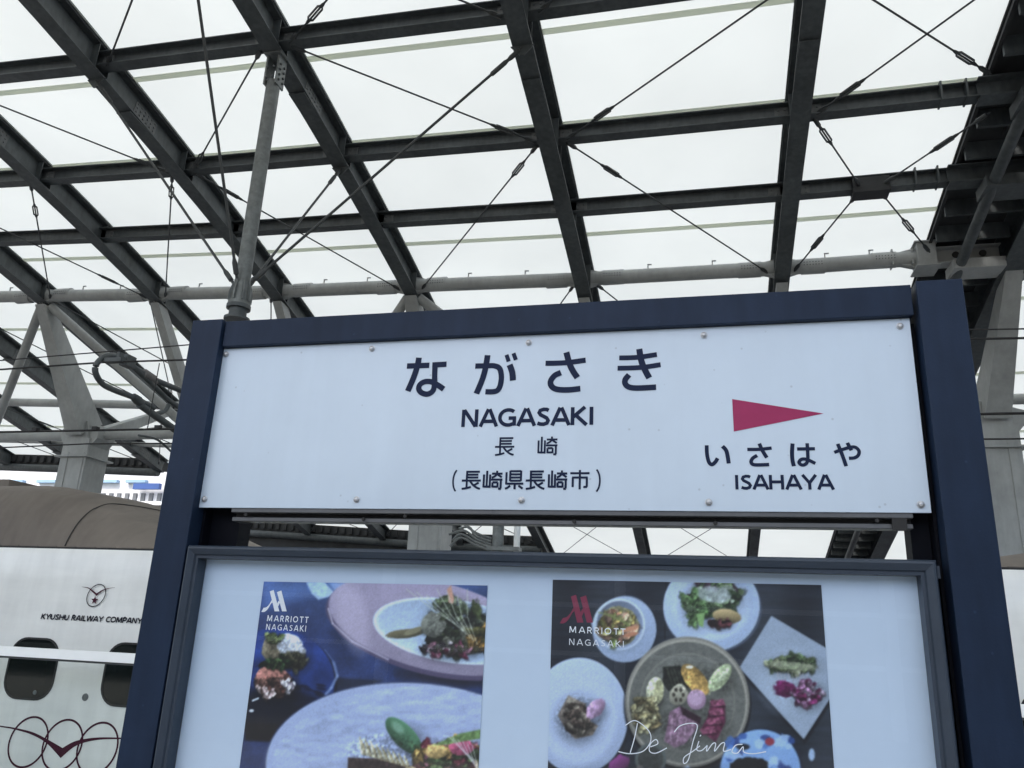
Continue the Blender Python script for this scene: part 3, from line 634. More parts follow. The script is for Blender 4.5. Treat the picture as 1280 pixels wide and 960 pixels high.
# ---------------------------------------------------------------- printed posters
def vnoise(x, y, seed=0):
    xi = np.floor(x).astype(np.int64); yi = np.floor(y).astype(np.int64); fx = x - xi; fy = y - yi
    fx = fx * fx * (3 - 2 * fx); fy = fy * fy * (3 - 2 * fy)
    def h(a, b):
        n = (a * 374761393 + b * 668265263 + seed * 1442695041) & 0x7fffffff
        n = ((n ^ (n >> 13)) * 1274126177) & 0x7fffffff
        return ((n ^ (n >> 16)) & 0xffff) / 65535.0
    return (h(xi, yi) * (1 - fx) + h(xi + 1, yi) * fx) * (1 - fy) + (h(xi, yi + 1) * (1 - fx) + h(xi + 1, yi + 1) * fx) * fy
def fbm(x, y, seed=0, o=4):
    s = 0; a = .5
    for i in range(o): s = s + a * vnoise(x * 2 ** i, y * 2 ** i, seed + i * 7); a *= .5
    return s
class Paint:
    """a printed photograph, painted as colours on a fine grid of vertices"""
    def __init__(s, x, y, col): s.x = x; s.y = y; s.c = np.tile(np.array(col, float), (len(x), 1)); s.jx = 0; s.jy = 0
    def mix(s, m, col): s.c += m[:, None] * (np.asarray(col, float) - s.c)
    def ell(s, cx, cy, rx, ry, rot=0, col=(255, 255, 255), soft=2.5, wob=0.0, seed=1, op=1.0, shade=None, tex=0.0, tsc=12.0):
        rm = max(rx, ry) * (1 + wob) + soft + 2
        ix = np.nonzero((np.abs(s.x - cx) < rm) & (np.abs(s.y - cy) < rm))[0]
        if not len(ix): return s
        X = s.x[ix]; Y = s.y[ix]; a = R(rot); dx_ = X - cx; dy_ = Y - cy
        u = (dx_ * math.cos(a) + dy_ * math.sin(a)) / rx; v = (-dx_ * math.sin(a) + dy_ * math.cos(a)) / ry
        d = np.hypot(u, v)
        if wob: d = d + wob * (fbm(X / (min(rx, ry) * .55), Y / (min(rx, ry) * .55), seed) - .47) * 2
        m = np.clip((1 - d) * min(rx, ry) / soft + .5, 0, 1) * op
        col = np.tile(np.array(col, float), (len(ix), 1))
        if shade is not None: col = col * (1 + shade * np.clip(-v * .8 - u * .3, -1, 1))[:, None]
        if tex: col = col * (1 + tex * (fbm(X / tsc, Y / tsc, seed + 50) - .47) * 2)[:, None]
        s.c[ix] += m[:, None] * (col - s.c[ix]); return s
    def poly(s, pts, col, soft=2.0, tex=0.0, tsc=12.0, op=1.0):
        P = np.array(pts, float); area = 0.5 * np.sum(P[:, 0] * np.roll(P[:, 1], -1) - np.roll(P[:, 0], -1) * P[:, 1]); d = np.full(len(s.x), 1e9); inside = np.zeros(len(s.x), bool)
        for i in range(len(P)):
            a, b = P[i], P[(i + 1) % len(P)]; e = b - a
            t = np.clip(((s.x - a[0]) * e[0] + (s.y - a[1]) * e[1]) / (e @ e), 0, 1)
            d = np.minimum(d, np.hypot(s.x - a[0] - t * e[0], s.y - a[1] - t * e[1]))
            c = (a[1] > s.y) != (b[1] > s.y)
            with np.errstate(divide='ignore', invalid='ignore'):
                xi = a[0] + (s.y - a[1]) * (b[0] - a[0]) / (b[1] - a[1] if b[1] != a[1] else 1e-9)
            inside ^= c & (s.x < xi)
        m = np.clip(np.where(inside, d, -d) / soft + .5, 0, 1) * op
        col = np.tile(np.array(col, float), (len(s.x), 1))
        if tex: col = col * (1 + tex * (fbm(s.x / tsc, s.y / tsc, 77) - .47) * 2)[:, None]
        s.mix(m, col); return s
    def line(s, pts, w, col, op=1.0, soft=1.5):
        for a, b in zip(pts[:-1], pts[1:]):
            a = np.array(a, float); b = np.array(b, float); e = b - a; k = w + soft
            ix = np.nonzero((s.x > min(a[0], b[0]) - k) & (s.x < max(a[0], b[0]) + k) & (s.y > min(a[1], b[1]) - k) & (s.y < max(a[1], b[1]) + k))[0]
            if not len(ix): continue
            X = s.x[ix]; Y = s.y[ix]
            t = np.clip(((X - a[0]) * e[0] + (Y - a[1]) * e[1]) / (e @ e + 1e-9), 0, 1)
            d = np.hypot(X - a[0] - t * e[0], Y - a[1] - t * e[1]); m = np.clip((w / 2 - d) / soft + .5, 0, 1) * op
            s.c[ix] += m[:, None] * (np.asarray(col, float) - s.c[ix])
        return s
    def shadow(s, cx, cy, rx, ry, op=.5):
        d = np.hypot((s.x - cx) / rx, (s.y - cy) / ry); s.c *= (1 - op * np.clip(1.25 - d, 0, 1) ** 1.3)[:, None]; return s
    def grain(s, cx, cy, rx, ry, amt=.5, sc=6, seed=9):
        d = np.hypot((s.x - cx) / rx, (s.y - cy) / ry); m = np.clip(1.1 - d, 0, .3) / .3
        s.c *= (1 + m * amt * ((fbm(s.x / sc, s.y / sc, seed, 3) - .44) * 2.4 + .5 * (fbm(s.x / (sc * 3), s.y / (sc * 3), seed + 5, 2) - .38)))[:, None]; s.c = np.clip(s.c, 0, 255); return s
    def crumbs(s, cx, cy, rx, ry, n, cols, r0, r1, seed, rot=None):
        g = random.Random(seed); s.shadow(cx + 5, cy + 9, rx + r1 * 1.6, ry + r1 * 1.5, .42)
        for i in range(int(n * 1.7)):
            a = g.random() * 6.283; q = math.sqrt(g.random()); rr = (r0 + (r1 - r0) * g.random() ** 1.8) * .85
            c = g.choice(cols); k = .5 + .62 * g.random(); X = cx + rx * q * math.cos(a); Y = cy + ry * q * math.sin(a); ro = g.random() * 180 if rot is None else rot + g.uniform(-25, 25); asp = 1 + 1.6 * g.random()
            s.ell(X + 2, Y + 3.5, rr * asp * 1.1, rr * 1.1, ro, [v * .22 for v in c], 5, .3, seed + i, op=.55)
            s.ell(X, Y, rr * asp, rr, ro, [min(255, v * k) for v in c], 3.2, .4, seed + i, shade=.5, tex=.45, tsc=rr * .5)
            if g.random() < .35: s.ell(X - rr * .3, Y - rr * .45, rr * .3, rr * .16, ro, [min(255, v * 1.2 + 50) for v in c], 3, op=.55)
        return s.grain(cx, cy, rx + r1, ry + r1, .35, max(3.5, r0 * .6), seed)

PRINT_MAT = bpy.data.materials.new('poster_print'); PRINT_MAT.use_nodes = True
_b = PRINT_MAT.node_tree.nodes['Principled BSDF']; _a = PRINT_MAT.node_tree.nodes.new('ShaderNodeAttribute'); _a.attribute_name = 'print'
_b.inputs['Roughness'].default_value = .45
_n = PRINT_MAT.node_tree.nodes.new('ShaderNodeTexNoise'); _n.inputs['Scale'].default_value = 90
_m = PRINT_MAT.node_tree.nodes.new('ShaderNodeMixRGB'); _m.blend_type = 'OVERLAY'; _m.inputs[0].default_value = .06
PRINT_MAT.node_tree.links.new(_a.outputs['Color'], _m.inputs[1]); PRINT_MAT.node_tree.links.new(_n.outputs['Fac'], _m.inputs[2]); PRINT_MAT.node_tree.links.new(_m.outputs[0], _b.inputs['Base Color'])
H1 = np.array([[1464.67395, 292.17996, 1923.92032], [28.93446, -1707.83402, 3155.86584], [-0.14769, 0.18827, 1.0]])
H2 = np.array([[1871.95837, 81.45929, 857.8137], [42.07002, -1963.2858, 3545.75143], [-0.14769, 0.18827, 1.0]])
PRINT_DIVISOR = np.array([.655, .625, .71])              # near-neutral divisor, so the print colours keep the bluish light
def poster(x0, x1, zt, h, tilt, Hm, painter, label, y=2.2205, step=.0023):
    nx = int((x1 - x0) / step); nz = int(h / step)
    xs = np.linspace(x0, x1, nx + 1); zs = np.linspace(-h, 0, nz + 1); Xg, Zg = np.meshgrid(xs, zs)
    Zg = Zg + zt + tilt * (Xg - x0); X = Xg.ravel(); Z = Zg.ravel()
    q = Hm @ np.stack([X, Z, np.ones_like(X)]); px, py = q[0] / q[2], q[1] / q[2]
    c = (np.clip(painter(px, py), 0, 255) / 255).reshape(nz + 1, nx + 1, 3)
    b = np.pad(c, ((1, 1), (1, 1), (0, 0)), 'edge')           # a camera's softness in the printed photograph
    c = (.34 * c + .11 * (b[:-2, 1:-1] + b[2:, 1:-1] + b[1:-1, :-2] + b[1:-1, 2:]) + .055 * (b[:-2, :-2] + b[2:, :-2] + b[:-2, 2:] + b[2:, 2:])).reshape(-1, 3)
    g = c @ np.array([.3, .59, .11]); c = g[:, None] + (c - g[:, None]) * .70          # muted, bluish cast of the light put into the print
    c = c * np.array([.94, .98, 1.04]) * (.93 + .14 * fbm(px / 4, py / 4, 15, 3)[:, None]) ; c = np.clip(c, 0, 1); c = c ** 1.12 * 1.04
    c = np.where(c < .04045, c / 12.92, ((c + .055) / 1.055) ** 2.4) / PRINT_DIVISOR
    c = np.clip(c, .004, .9)
    i = np.arange(nz)[:, None] * (nx + 1) + np.arange(nx)[None, :]; i = i.ravel()
    F = np.stack([i, i + 1, i + nx + 2, i + nx + 1], 1)
    me = bpy.data.meshes.new('poster'); n = len(X); me.vertices.add(n)
    me.vertices.foreach_set('co', np.stack([X, np.full(n, y), Z], 1).ravel().astype(np.float32))
    me.loops.add(len(F) * 4); me.loops.foreach_set('vertex_index', F.ravel().astype(np.int32))
    me.polygons.add(len(F)); me.polygons.foreach_set('loop_start', (np.arange(len(F)) * 4).astype(np.int32))
    me.update(calc_edges=True)
    at = me.color_attributes.new('print', 'FLOAT_COLOR', 'POINT'); at.data.foreach_set('color', np.concatenate([c, np.ones((n, 1))], 1).ravel().astype(np.float32))
    me.materials.append(PRINT_MAT)
    o = bpy.data.objects.new('poster', me); COL.objects.link(o); return tag(o, label, 'poster', 'restaurant posters in the case')

def paint1(x, y):
    n1 = fbm(x / 90, y / 90, 3)
    p = Paint(x, y, (42, 60, 118)); p.c *= (.62 + .7 * n1)[:, None]
    p.c += (np.clip((300 - y) / 220, 0, 1) * 1.0)[:, None] * np.array([28, 42, 58])
    p.c *= (1 + .16 * (vnoise(x / 5 + y / 11, y / 5 - x / 13, 5) - .5) * np.clip((y - 150) / 120, 0, 1))[:, None]
    p.poly([(345, 128), (650, 128), (610, 160), (480, 175), (345, 215)], (92, 128, 205), 40, op=.6)
    p.poly([(487, 128), (545, 124), (585, 168), (527, 186), (505, 165)], (165, 195, 235), 6, tex=.15); p.poly([(560, 128), (620, 130), (590, 165)], (120, 155, 220), 10)
    p.poly([(575, 445), (740, 455), (700, 474), (590, 492)], (30, 34, 50), 10, op=.7); p.ell(980, 445, 180, 28, 4, (35, 32, 48), 20, op=.8)
    # mauve plate, top right
    p.ell(905, 286, 362, 150, 14, (88, 74, 110), 4); p.ell(908, 272, 355, 148, 14, (158, 140, 172), 3, shade=.1, tex=.06, tsc=60)
    p.ell(640, 240, 50, 120, -14, (196, 176, 205), 30, op=.5); p.line([(560, 215), (575, 265), (640, 325), (760, 385)], 5, (214, 200, 222), .7, 4)
    p.ell(975, 290, 268, 106, 9, (205, 216, 240), 3); p.ell(980, 290, 258, 98, 9, (172, 190, 226), 5, shade=-.12, tex=.05)
    p.ell(815, 299, 62, 15, -6, (104, 92, 66), 3, .12, 4, shade=.3); p.ell(845, 290, 35, 9, -20, (140, 128, 96), 3)
    p.crumbs(985, 285, 98, 70, 60, [(52, 60, 46), (80, 84, 70), (38, 42, 36), (110, 108, 92), (66, 76, 40)], 8, 24, 11)
    p.ell(910, 270, 40, 44, 20, (118, 116, 106), 4, .2, 8, shade=.4, tex=.3); p.crumbs(1055, 310, 30, 45, 14, [(196, 138, 60), (176, 120, 40), (90, 84, 40)], 8, 20, 21)
    p.crumbs(955, 352, 90, 22, 34, [(150, 52, 92), (196, 120, 150), (60, 60, 40), (40, 30, 40), (210, 190, 200)], 5, 11, 31)
    p.crumbs(965, 215, 55, 35, 26, [(86, 100, 62), (60, 70, 50), (140, 150, 120)], 6, 14, 41); p.poly([(956, 150), (970, 138), (980, 185), (975, 200), (962, 195)], (206, 142, 118), 3)
    for i in range(7): p.line([(820 + i * 34, 150 + (i % 3) * 10), (905 + i * 20, 215 + i * 5), (985 + i * 12, 268 + i * 11)], 3.2, (186, 186, 172), .75)
    # dark dish with two small bites
    p.ell(395, 462, 196, 176, 12, (20, 26, 48), 4); p.ell(392, 452, 190, 170, 12, (30, 56, 132), 6, shade=.25, tex=.35, tsc=45); p.ell(385, 555, 150, 80, 0, (12, 14, 26), 40, op=.85)
    p.line([(578, 395), (590, 440), (570, 480), (540, 515)], 9, (130, 150, 205), .75, 6); p.line([(548, 352), (575, 388), (588, 430)], 3, (90, 110, 170), .8, 3)
    for i in range(24): p.ell(430 + random.Random(i).uniform(0, 110), 465 + random.Random(i + 99).uniform(0, 70), 16, 5, 10, (16, 22, 52), 4, op=.8)
    p.ell(372, 350, 34, 42, 0, (126, 110, 86), 4, .2, 3, shade=.4, tex=.3); p.ell(430, 338, 44, 38, 15, (196, 196, 214), 4, .15, 5, shade=.35, tex=.2); p.ell(462, 362, 26, 20, 0, (168, 166, 178), 4, .2, 6, shade=.4)
    p.crumbs(378, 312, 22, 14, 8, [(110, 130, 66), (140, 150, 80)], 6, 12, 51); p.crumbs(450, 388, 36, 20, 14, [(66, 62, 44), (90, 84, 60)], 8, 16, 53)
    p.ell(376, 452, 62, 48, 8, (196, 118, 104), 4, .12, 7, shade=.35, tex=.2); p.crumbs(376, 478, 60, 26, 20, [(190, 104, 88), (150, 84, 74), (206, 170, 170), (110, 70, 60)], 9, 18, 57)
    p.crumbs(384, 398, 48, 14, 22, [(40, 66, 34), (70, 96, 48), (26, 44, 26)], 5, 11, 61); p.crumbs(430, 462, 16, 30, 8, [(214, 200, 210), (190, 170, 190)], 5, 11, 63)
    p.line([(308, 522), (326, 515)], 6, (214, 214, 224)); p.ell(304, 556, 8, 5, 0, (220, 220, 230))
    p.poly([(282, 596), (392, 600), (372, 660), (282, 655)], (14, 14, 22), 10)
    # large pale plate below
    p.ell(868, 778, 524, 316, 6, (70, 78, 120), 5); w = (fbm(x / 42, y / 16, 9) - .47)
    p.ell(868, 774, 518, 308, 6, (158, 168, 212), 4); m = ((x - 868) / 505) ** 2 + ((y - 774) / 300) ** 2 < 1
    p.c *= np.where(m, 1 + .30 * w + .05 * (760 - y) / 280, 1)[:, None]
    p.shadow(822, 654, 74, 66, .4); p.shadow(980, 720, 150, 60, .35)
    p.ell(812, 640, 80, 36, 46, (62, 106, 74), 3, shade=.45); p.ell(792, 612, 26, 14, 46, (126, 168, 140), 10, op=.8); p.ell(852, 680, 30, 10, 40, (70, 112, 74), 3)
    p.poly([(626, 712), (740, 716), (850, 745), (845, 900), (620, 900)], (66, 44, 46), 4, tex=.5, tsc=14)
    for i in range(26): p.line([(665 + i * 6.2, 645 + i * 2.6 + 8 * (i % 3)), (672 + i * 6.4, 700 + i * 1.8)], 6, [(206, 192, 152), (178, 158, 112), (150, 128, 84)][i % 3], .85)
    p.crumbs(960, 705, 110, 36, 60, [(190, 56, 92), (200, 150, 70), (86, 116, 56), (60, 84, 44), (216, 120, 150), (120, 40, 60)], 9, 22, 71)
    p.ell(1004, 678, 42, 28, 0, (192, 72, 112), 3, .1, 4, shade=.35); p.ell(920, 692, 36, 24, 0, (206, 160, 88), 3, .1, 5, shade=.35); p.poly([(905, 672), (1000, 632), (1070, 618), (1070, 648), (960, 668)], (104, 136, 70), 4, tex=.3)
    p.crumbs(900, 860, 230, 110, 90, [(120, 60, 60), (90, 110, 60), (200, 170, 120), (180, 80, 110), (70, 50, 46)], 12, 30, 81)
    p.grain(750, 690, 130, 60, .5, 7); p.grain(985, 700, 110, 70, .35, 8); p.shadow(690, 790, 90, 80, .35); p.grain(376, 450, 75, 60, .45, 6); p.grain(410, 345, 80, 50, .4, 6); p.grain(985, 285, 110, 80, .35, 5)
    for i in range(6): p.line([(960 + i * 16, 640 + i * 6), (1010 + i * 10, 690 + i * 12), (1060, 730 + i * 8)], 3, (210, 200, 205), .7)
    return p.c
def paint2(x, y):
    p = Paint(x, y, (40, 46, 60)); p.c *= (.8 + .4 * fbm(x / 160, y / 14, 2))[:, None]
    p.c += (.0 + 10 * np.sin((x + y * .1) / 150 * 3.14)[:, None]); p.c = np.clip(p.c, 0, 255)
    p.line([(588, 80), (582, 300)], 3, (18, 20, 28), .9); p.line([(150, 378), (330, 380)], 3, (18, 20, 28), .9)
    # small bowl
    p.ell(436, 262, 112, 127, 0, (88, 98, 122), 4); p.ell(428, 264, 122, 126, 0, (156, 170, 206), 3, shade=.1); p.poly([(300, 236), (330, 232), (330, 300), (312, 296)], (160, 172, 208), 4)
    p.ell(408, 246, 100, 98, 0, (196, 206, 232), 4); p.ell(410, 246, 88, 90, 0, (134, 146, 180), 5, shade=-.25)
    p.ell(406, 252, 76, 74, 0, (150, 140, 96), 5, .1, 3, shade=.2, tex=.35); p.crumbs(400, 250, 62, 60, 46, [(150, 146, 70), (180, 150, 70), (196, 120, 90), (110, 124, 60), (190, 176, 110), (206, 150, 120)], 8, 20, 101)
    for i in range(6): p.line([(330 + i * 18, 200 + i * 6), (420 + i * 8, 215 + i * 10)], 5, (120, 130, 62), .7)
    p.ell(450, 262, 34, 9, -14, (206, 130, 92), 3); p.ell(452, 284, 30, 8, -12, (196, 118, 84), 3)
    # white plate at the top
    p.ell(764, 186, 188, 168, 0, (74, 82, 104), 5); p.ell(760, 176, 184, 172, 0, (168, 184, 222), 3, shade=.1); p.ell(758, 172, 148, 136, 0, (182, 196, 230), 18, op=.8)
    p.crumbs(775, 140, 84, 56, 70, [(96, 124, 76), (130, 156, 100), (70, 96, 56), (170, 180, 160), (90, 60, 80)], 10, 26, 111); p.crumbs(700, 185, 34, 54, 26, [(112, 152, 84), (84, 124, 60), (140, 176, 110)], 10, 22, 113)
    p.ell(770, 130, 62, 32, 10, (176, 182, 186), 8, .3, 9, op=.8, tex=.4); p.ell(818, 214, 54, 28, 8, (160, 132, 86), 3, .08, 5, shade=.4); p.crumbs(790, 240, 40, 12, 12, [(110, 50, 60), (60, 40, 40)], 6, 12, 117); p.poly([(702, 205), (735, 200), (728, 256), (712, 250)], (128, 168, 92), 4)
    # left plate
    p.ell(262, 600, 190, 226, 0, (26, 30, 40), 8); p.ell(256, 594, 186, 222, 0, (164, 176, 214), 3, shade=.12); p.ell(250, 600, 150, 180, 0, (178, 188, 224), 24, op=.7)
    p.shadow(256, 612, 104, 104, .4); p.shadow(324, 576, 50, 44, .35)
    p.poly([(214, 516), (282, 548), (276, 600), (328, 632), (306, 668), (240, 682), (206, 650), (174, 592)], (126, 108, 98), 4, tex=.55, tsc=16); p.poly([(212, 520), (276, 556), (250, 600), (205, 575)], (150, 134, 118), 6, tex=.4, tsc=9); p.crumbs(246, 610, 44, 50, 18, [(104, 84, 74), (150, 132, 116), (84, 66, 58)], 10, 22, 121)
    p.ell(318, 566, 44, 28, -44, (182, 136, 176), 4, .15, 6, shade=.35, tex=.2)
    # slate-grey tilted slab plate
    p.poly([(992, 222), (1212, 350), (1222, 530), (1116, 700), (862, 420)], (18, 20, 28), 12); p.poly([(988, 212), (1208, 342), (1218, 520), (1112, 684), (866, 410)], (146, 156, 180), 3, tex=.05, tsc=90)
    p.ell(1060, 460, 110, 120, 0, (164, 174, 198), 60, op=.6)
    p.crumbs(1068, 396, 88, 24, 54, [(92, 116, 66), (130, 146, 92), (160, 160, 120), (66, 84, 50)], 7, 17, 131); p.ell(1070, 404, 92, 16, 6, (166, 164, 134), 5, .3, 3, op=.6)
    for i in range(9): p.line([(1010 + i * 14, 425 + (i % 3) * 5), (1020 + i * 14, 470 + (i % 4) * 8)], 4, (176, 158, 168), .6)
    p.ell(1040, 492, 44, 30, 12, (112, 22, 82), 4, .25, 4, shade=.35, tex=.3); p.crumbs(1128, 510, 50, 44, 34, [(150, 40, 110), (190, 120, 170), (120, 30, 84), (206, 170, 200)], 6, 15, 137)
    # big stoneware plate
    p.ell(668, 552, 242, 252, 0, (14, 14, 18), 10); p.ell(668, 542, 238, 250, 0, (128, 120, 112), 3, shade=.12); p.ell(668, 542, 229, 240, 0, (172, 160, 146), 3, op=.8); p.ell(668, 544, 222, 232, 0, (106, 103, 98), 4, tex=.16, tsc=10); p.ell(668, 544, 182, 190, 0, (132, 126, 116), 5); p.ell(668, 546, 178, 186, 0, (112, 109, 103), 6, tex=.16, tsc=9)
    p.poly([(575, 408), (640, 402), (690, 470), (690, 490), (640, 480), (596, 500), (575, 470)], (36, 38, 34), 4, tex=.6, tsc=9)
    for i in range(7): p.line([(590 + i * 14, 412 + i * 2), (612 + i * 13, 480)], 4, (84, 82, 66), .7)
    for q in ((552, 512, 42, 62), (704, 470, 70, 66), (800, 460, 58, 62), (640, 526, 42, 50), (708, 544, 44, 46), (650, 650, 92, 96), (776, 622, 64, 96)): p.shadow(*q, .45)
    p.ell(545, 500, 33, 54, 6, (206, 200, 160), 3, shade=.25); p.ell(558, 500, 18, 44, 4, (176, 168, 122), 6)
    p.ell(698, 456, 72, 36, 50, (188, 138, 62), 3, shade=-.3, tex=.15); p.ell(676, 408, 14, 6, 0, (232, 220, 196), 3)
    p.ell(792, 448, 62, 30, -52, (170, 178, 132), 3, shade=.3, tex=.25); p.ell(806, 436, 34, 10, -52, (206, 210, 172), 6, op=.8); p.line([(760, 490), (752, 512)], 6, (150, 150, 120))
    p.ell(634, 514, 34, 42, 20, (160, 150, 130), 3, .1, 2, shade=.3)
    for a in range(6): p.ell(634 + 18 * math.cos(a * 1.05), 514 + 22 * math.sin(a * 1.05), 6, 8, 0, (62, 54, 46), 2)
    p.ell(703, 532, 36, 39, 0, (176, 130, 164), 3, shade=.2); p.ell(700, 528, 26, 28, 0, (190, 148, 180), 6)
    p.crumbs(508, 586, 48, 56, 60, [(156, 138, 92), (186, 168, 116), (120, 100, 64), (206, 190, 140)], 8, 17, 141)
    p.poly([(600, 580), (640, 556), (720, 600), (712, 630), (660, 700), (620, 716), (580, 690)], (140, 98, 124), 4, tex=.3, tsc=14); p.poly([(640, 556), (720, 600), (716, 626), (650, 590)], (52, 26, 40), 4, tex=.4)
    for i in range(4): p.line([(612 + i * 26, 590 + i * 8), (604 + i * 26, 690)], 5, (176, 138, 158), .7)
    p.poly([(760, 530), (812, 548), (812, 620), (776, 694), (716, 650), (745, 600)], (104, 34, 66), 4, tex=.5, tsc=16)
    for q in ((785, 545), (780, 580), (770, 615), (750, 650)): p.poly([(q[0] - 32, q[1] - 6), (q[0] + 20, q[1] - 16), (q[0] + 28, q[1] + 8), (q[0] - 24, q[1] + 18)], (142, 66, 96), 3, tex=.35, tsc=8); p.line([(q[0] - 32, q[1] + 16), (q[0] + 28, q[1] + 12)], 4, (44, 18, 34), .8)
    for q in ((640, 640, 90, 90), (770, 610, 60, 90), (630, 450, 70, 60), (250, 600, 90, 90), (1040, 492, 50, 40), (700, 456, 60, 60), (795, 448, 50, 55), (545, 500, 40, 60)): p.grain(*q, .38, 7, int(q[0]))
    # blue plate and odds and ends along the bottom
    p.ell(950, 806, 160, 164, 0, (30, 36, 56), 6); p.ell(946, 806, 154, 160, 0, (120, 156, 214), 4, shade=.1)
    for i in range(34): g = random.Random(i + 500); p.ell(946 + g.uniform(-120, 110), 800 + g.uniform(-130, 60), g.uniform(10, 34), g.uniform(8, 22), g.uniform(0, 180), [(44, 84, 172), (66, 110, 196), (160, 186, 226), (34, 54, 130)][i % 4], 4, .4, i, op=.8)
    p.ell(982, 692, 18, 15, 0, (164, 48, 66), 3); p.ell(880, 712, 26, 12, 0, (34, 40, 50), 3); p.ell(905, 786, 76, 34, 0, (20, 22, 28), 4, .2)
    p.ell(1142, 742, 12, 24, 0, (150, 170, 206), 3); p.ell(410, 776, 42, 30, -30, (132, 50, 120), 5, .3, 3, shade=.3); p.ell(528, 760, 60, 62, 0, (86, 92, 92), 4); p.ell(528, 760, 48, 50, 0, (60, 62, 60), 4, tex=.3)
    p.crumbs(600, 900, 400, 80, 60, [(60, 60, 66), (110, 100, 96), (70, 50, 60), (120, 130, 150)], 10, 40, 151)
    return p.c
po1 = poster(-1.2985, -.6040, 1.7150, .985, .0115, H1, paint1, 'blue restaurant poster with mauve and white plates, left in the case')
po2 = poster(-.4190, .2765, 1.7440, .985, .008, H2, paint2, 'dark restaurant poster with six dishes and white script, right in the case')
YL = 2.2199
def inv(H, x, y):
    q = np.linalg.inv(H) @ np.array([x, y, 1.0]); return (float(q[0] / q[2]), float(q[1] / q[2]))
def print_poly(po, Hm, pts, m, nm='logo', dy=0): return part(MB().add([(*inv(Hm, *p)[:1], YL - dy, inv(Hm, *p)[1]) for p in pts], [tuple(range(len(pts)))]), nm, m, po, smooth=False)
def logo(po, Hm, ox, oy, k, m):
    f = lambda pts: [(ox + a * k, oy + b * k) for a, b in pts]
    mb = MB()
    def add(pts, q): mb.add([(inv(Hm, *p)[0], YL - .00006 * q, inv(Hm, *p)[1]) for p in f(pts)], [tuple(range(len(pts)))])
    add([(128, 22), (186, 0), (272, 322), (200, 322)], 0)                 # slanted strokes of the emblem
    add([(236, 32), (302, 8), (382, 322), (312, 322)], 1)
    up = catmull([(156, 150), (128, 205), (80, 258), (36, 268)], 6); lo = catmull([(0, 330), (48, 330), (98, 288), (144, 210), (168, 190)], 6)
    n = 12; U = [up[int(i * (len(up) - 1) / n)] for i in range(n + 1)]; L = [lo[::-1][int(i * (len(lo) - 1) / n)] for i in range(n + 1)]
    for i in range(n): add([U[i], U[i + 1], L[i + 1], L[i]], 2)
    add([(262, 160), (282, 190), (254, 250), (238, 205)], 3)
    part(mb, 'logo', m, po, smooth=False)
logo(po1, H1, 337, 153, .222, 'print_white'); logo(po2, H2, 182, 132, .33, 'print_red')
def pword(po, Hm, txt, xa, xb, yb, cap, weight, m):
    a = inv(Hm, xa, yb); b = inv(Hm, xb, yb); c = inv(Hm, xa, yb - cap); word(po, txt, a[0], b[0], (a[1] + b[1]) / 2, c[1] - a[1], weight, YL, m, track=.22)
pword(po1, H1, 'MARRIOTT', 352, 496, 260, 20, .15, 'print_white'); pword(po1, H1, 'NAGASAKI', 349, 488, 289, 20, .13, 'print_white')
pword(po2, H2, 'MARRIOTT', 213, 436, 281, 24, .15, 'print_white'); pword(po2, H2, 'NAGASAKI', 213, 430, 328, 24, .12, 'print_white')
SCRIPT = [[(478, 622), (466, 680), (450, 735)], [(432, 630), (470, 612), (520, 650), (528, 690), (500, 728), (450, 738), (405, 730)], [(527, 712), (555, 700), (548, 684), (528, 700), (524, 728), (548, 736), (590, 716)],
          [(618, 656), (640, 632), (680, 622), (706, 632), (690, 690), (672, 760), (655, 775), (656, 752), (690, 728), (716, 708)], [(712, 690), (704, 722), (722, 726), (744, 706)], [(744, 706), (742, 728), (764, 700), (776, 700), (772, 728), (796, 700), (810, 698), (806, 728), (834, 722)],
          [(878, 702), (852, 706), (838, 730), (858, 736), (880, 712), (884, 732), (920, 738), (968, 730)], [(716, 672), (720, 666)]]
mb = MB()
for q, s in enumerate(SCRIPT):
    pp = [inv(H2, *p) for p in catmull(s, 8)]; ribbon(mb, pp, .0024, YL - .00008 * (q + 1))
part(mb, 'script_lettering', 'print_white', po2, smooth=False)

# ================================================================ TRAIN
TY = 6.5
train = thing('bullet_train', (-4, 8.2, -1.0), 'white high speed train with sooty brown roof standing behind the sign', 'train')
def ss(t): t = max(0, min(1, t)); return t * t * (3 - 2 * t)
TX0, TX1 = -17.0, 8.0
side = [(TY + .10, -.98), (TY + .02, -.55), (TY, -.1), (TY, .9), (TY + .004, 1.5), (TY + .014, 1.9), (TY + .03, 2.12), (TY + .05, 2.185)]
prof_t = side + [(TY + .5, 2.19), (16.4 - TY - .5, 2.19)] + [(16.4 - y, z) for y, z in side[::-1]]
part(MB().sweep([(y, z) for y, z in prof_t], [(TX0, 0, 0), (TX1, 0, 0)], up=(0, 0, 1)).__class__().add([(x, y, z) for x in (TX0, TX1) for y, z in prof_t],
     [(j, j + 1, len(prof_t) + j + 1, len(prof_t) + j) for j in range(len(prof_t) - 1)] + [tuple(range(len(prof_t))), tuple(range(2 * len(prof_t) - 1, len(prof_t) - 1, -1))]), 'car_body', 'train', train, ang=25)
low = [(6.585, 2.205), (6.66, 2.225), (6.80, 2.245), (7.0, 2.27), (7.4, 2.30), (8.2, 2.33)]
high = [(6.585, 2.205), (6.62, 2.38), (6.70, 2.60), (6.86, 2.79), (7.15, 2.90), (8.2, 2.94)]
low += [(16.4 - y, z) for y, z in low[-2::-1]]; high += [(16.4 - y, z) for y, z in high[-2::-1]]
xs = [TX0, -12, -9, -7.4] + list(np.arange(-6.9, -4.39, .23)) + [-4, 1.5] + list(np.arange(1.8, 5.3, .35)) + [6.5, TX1]
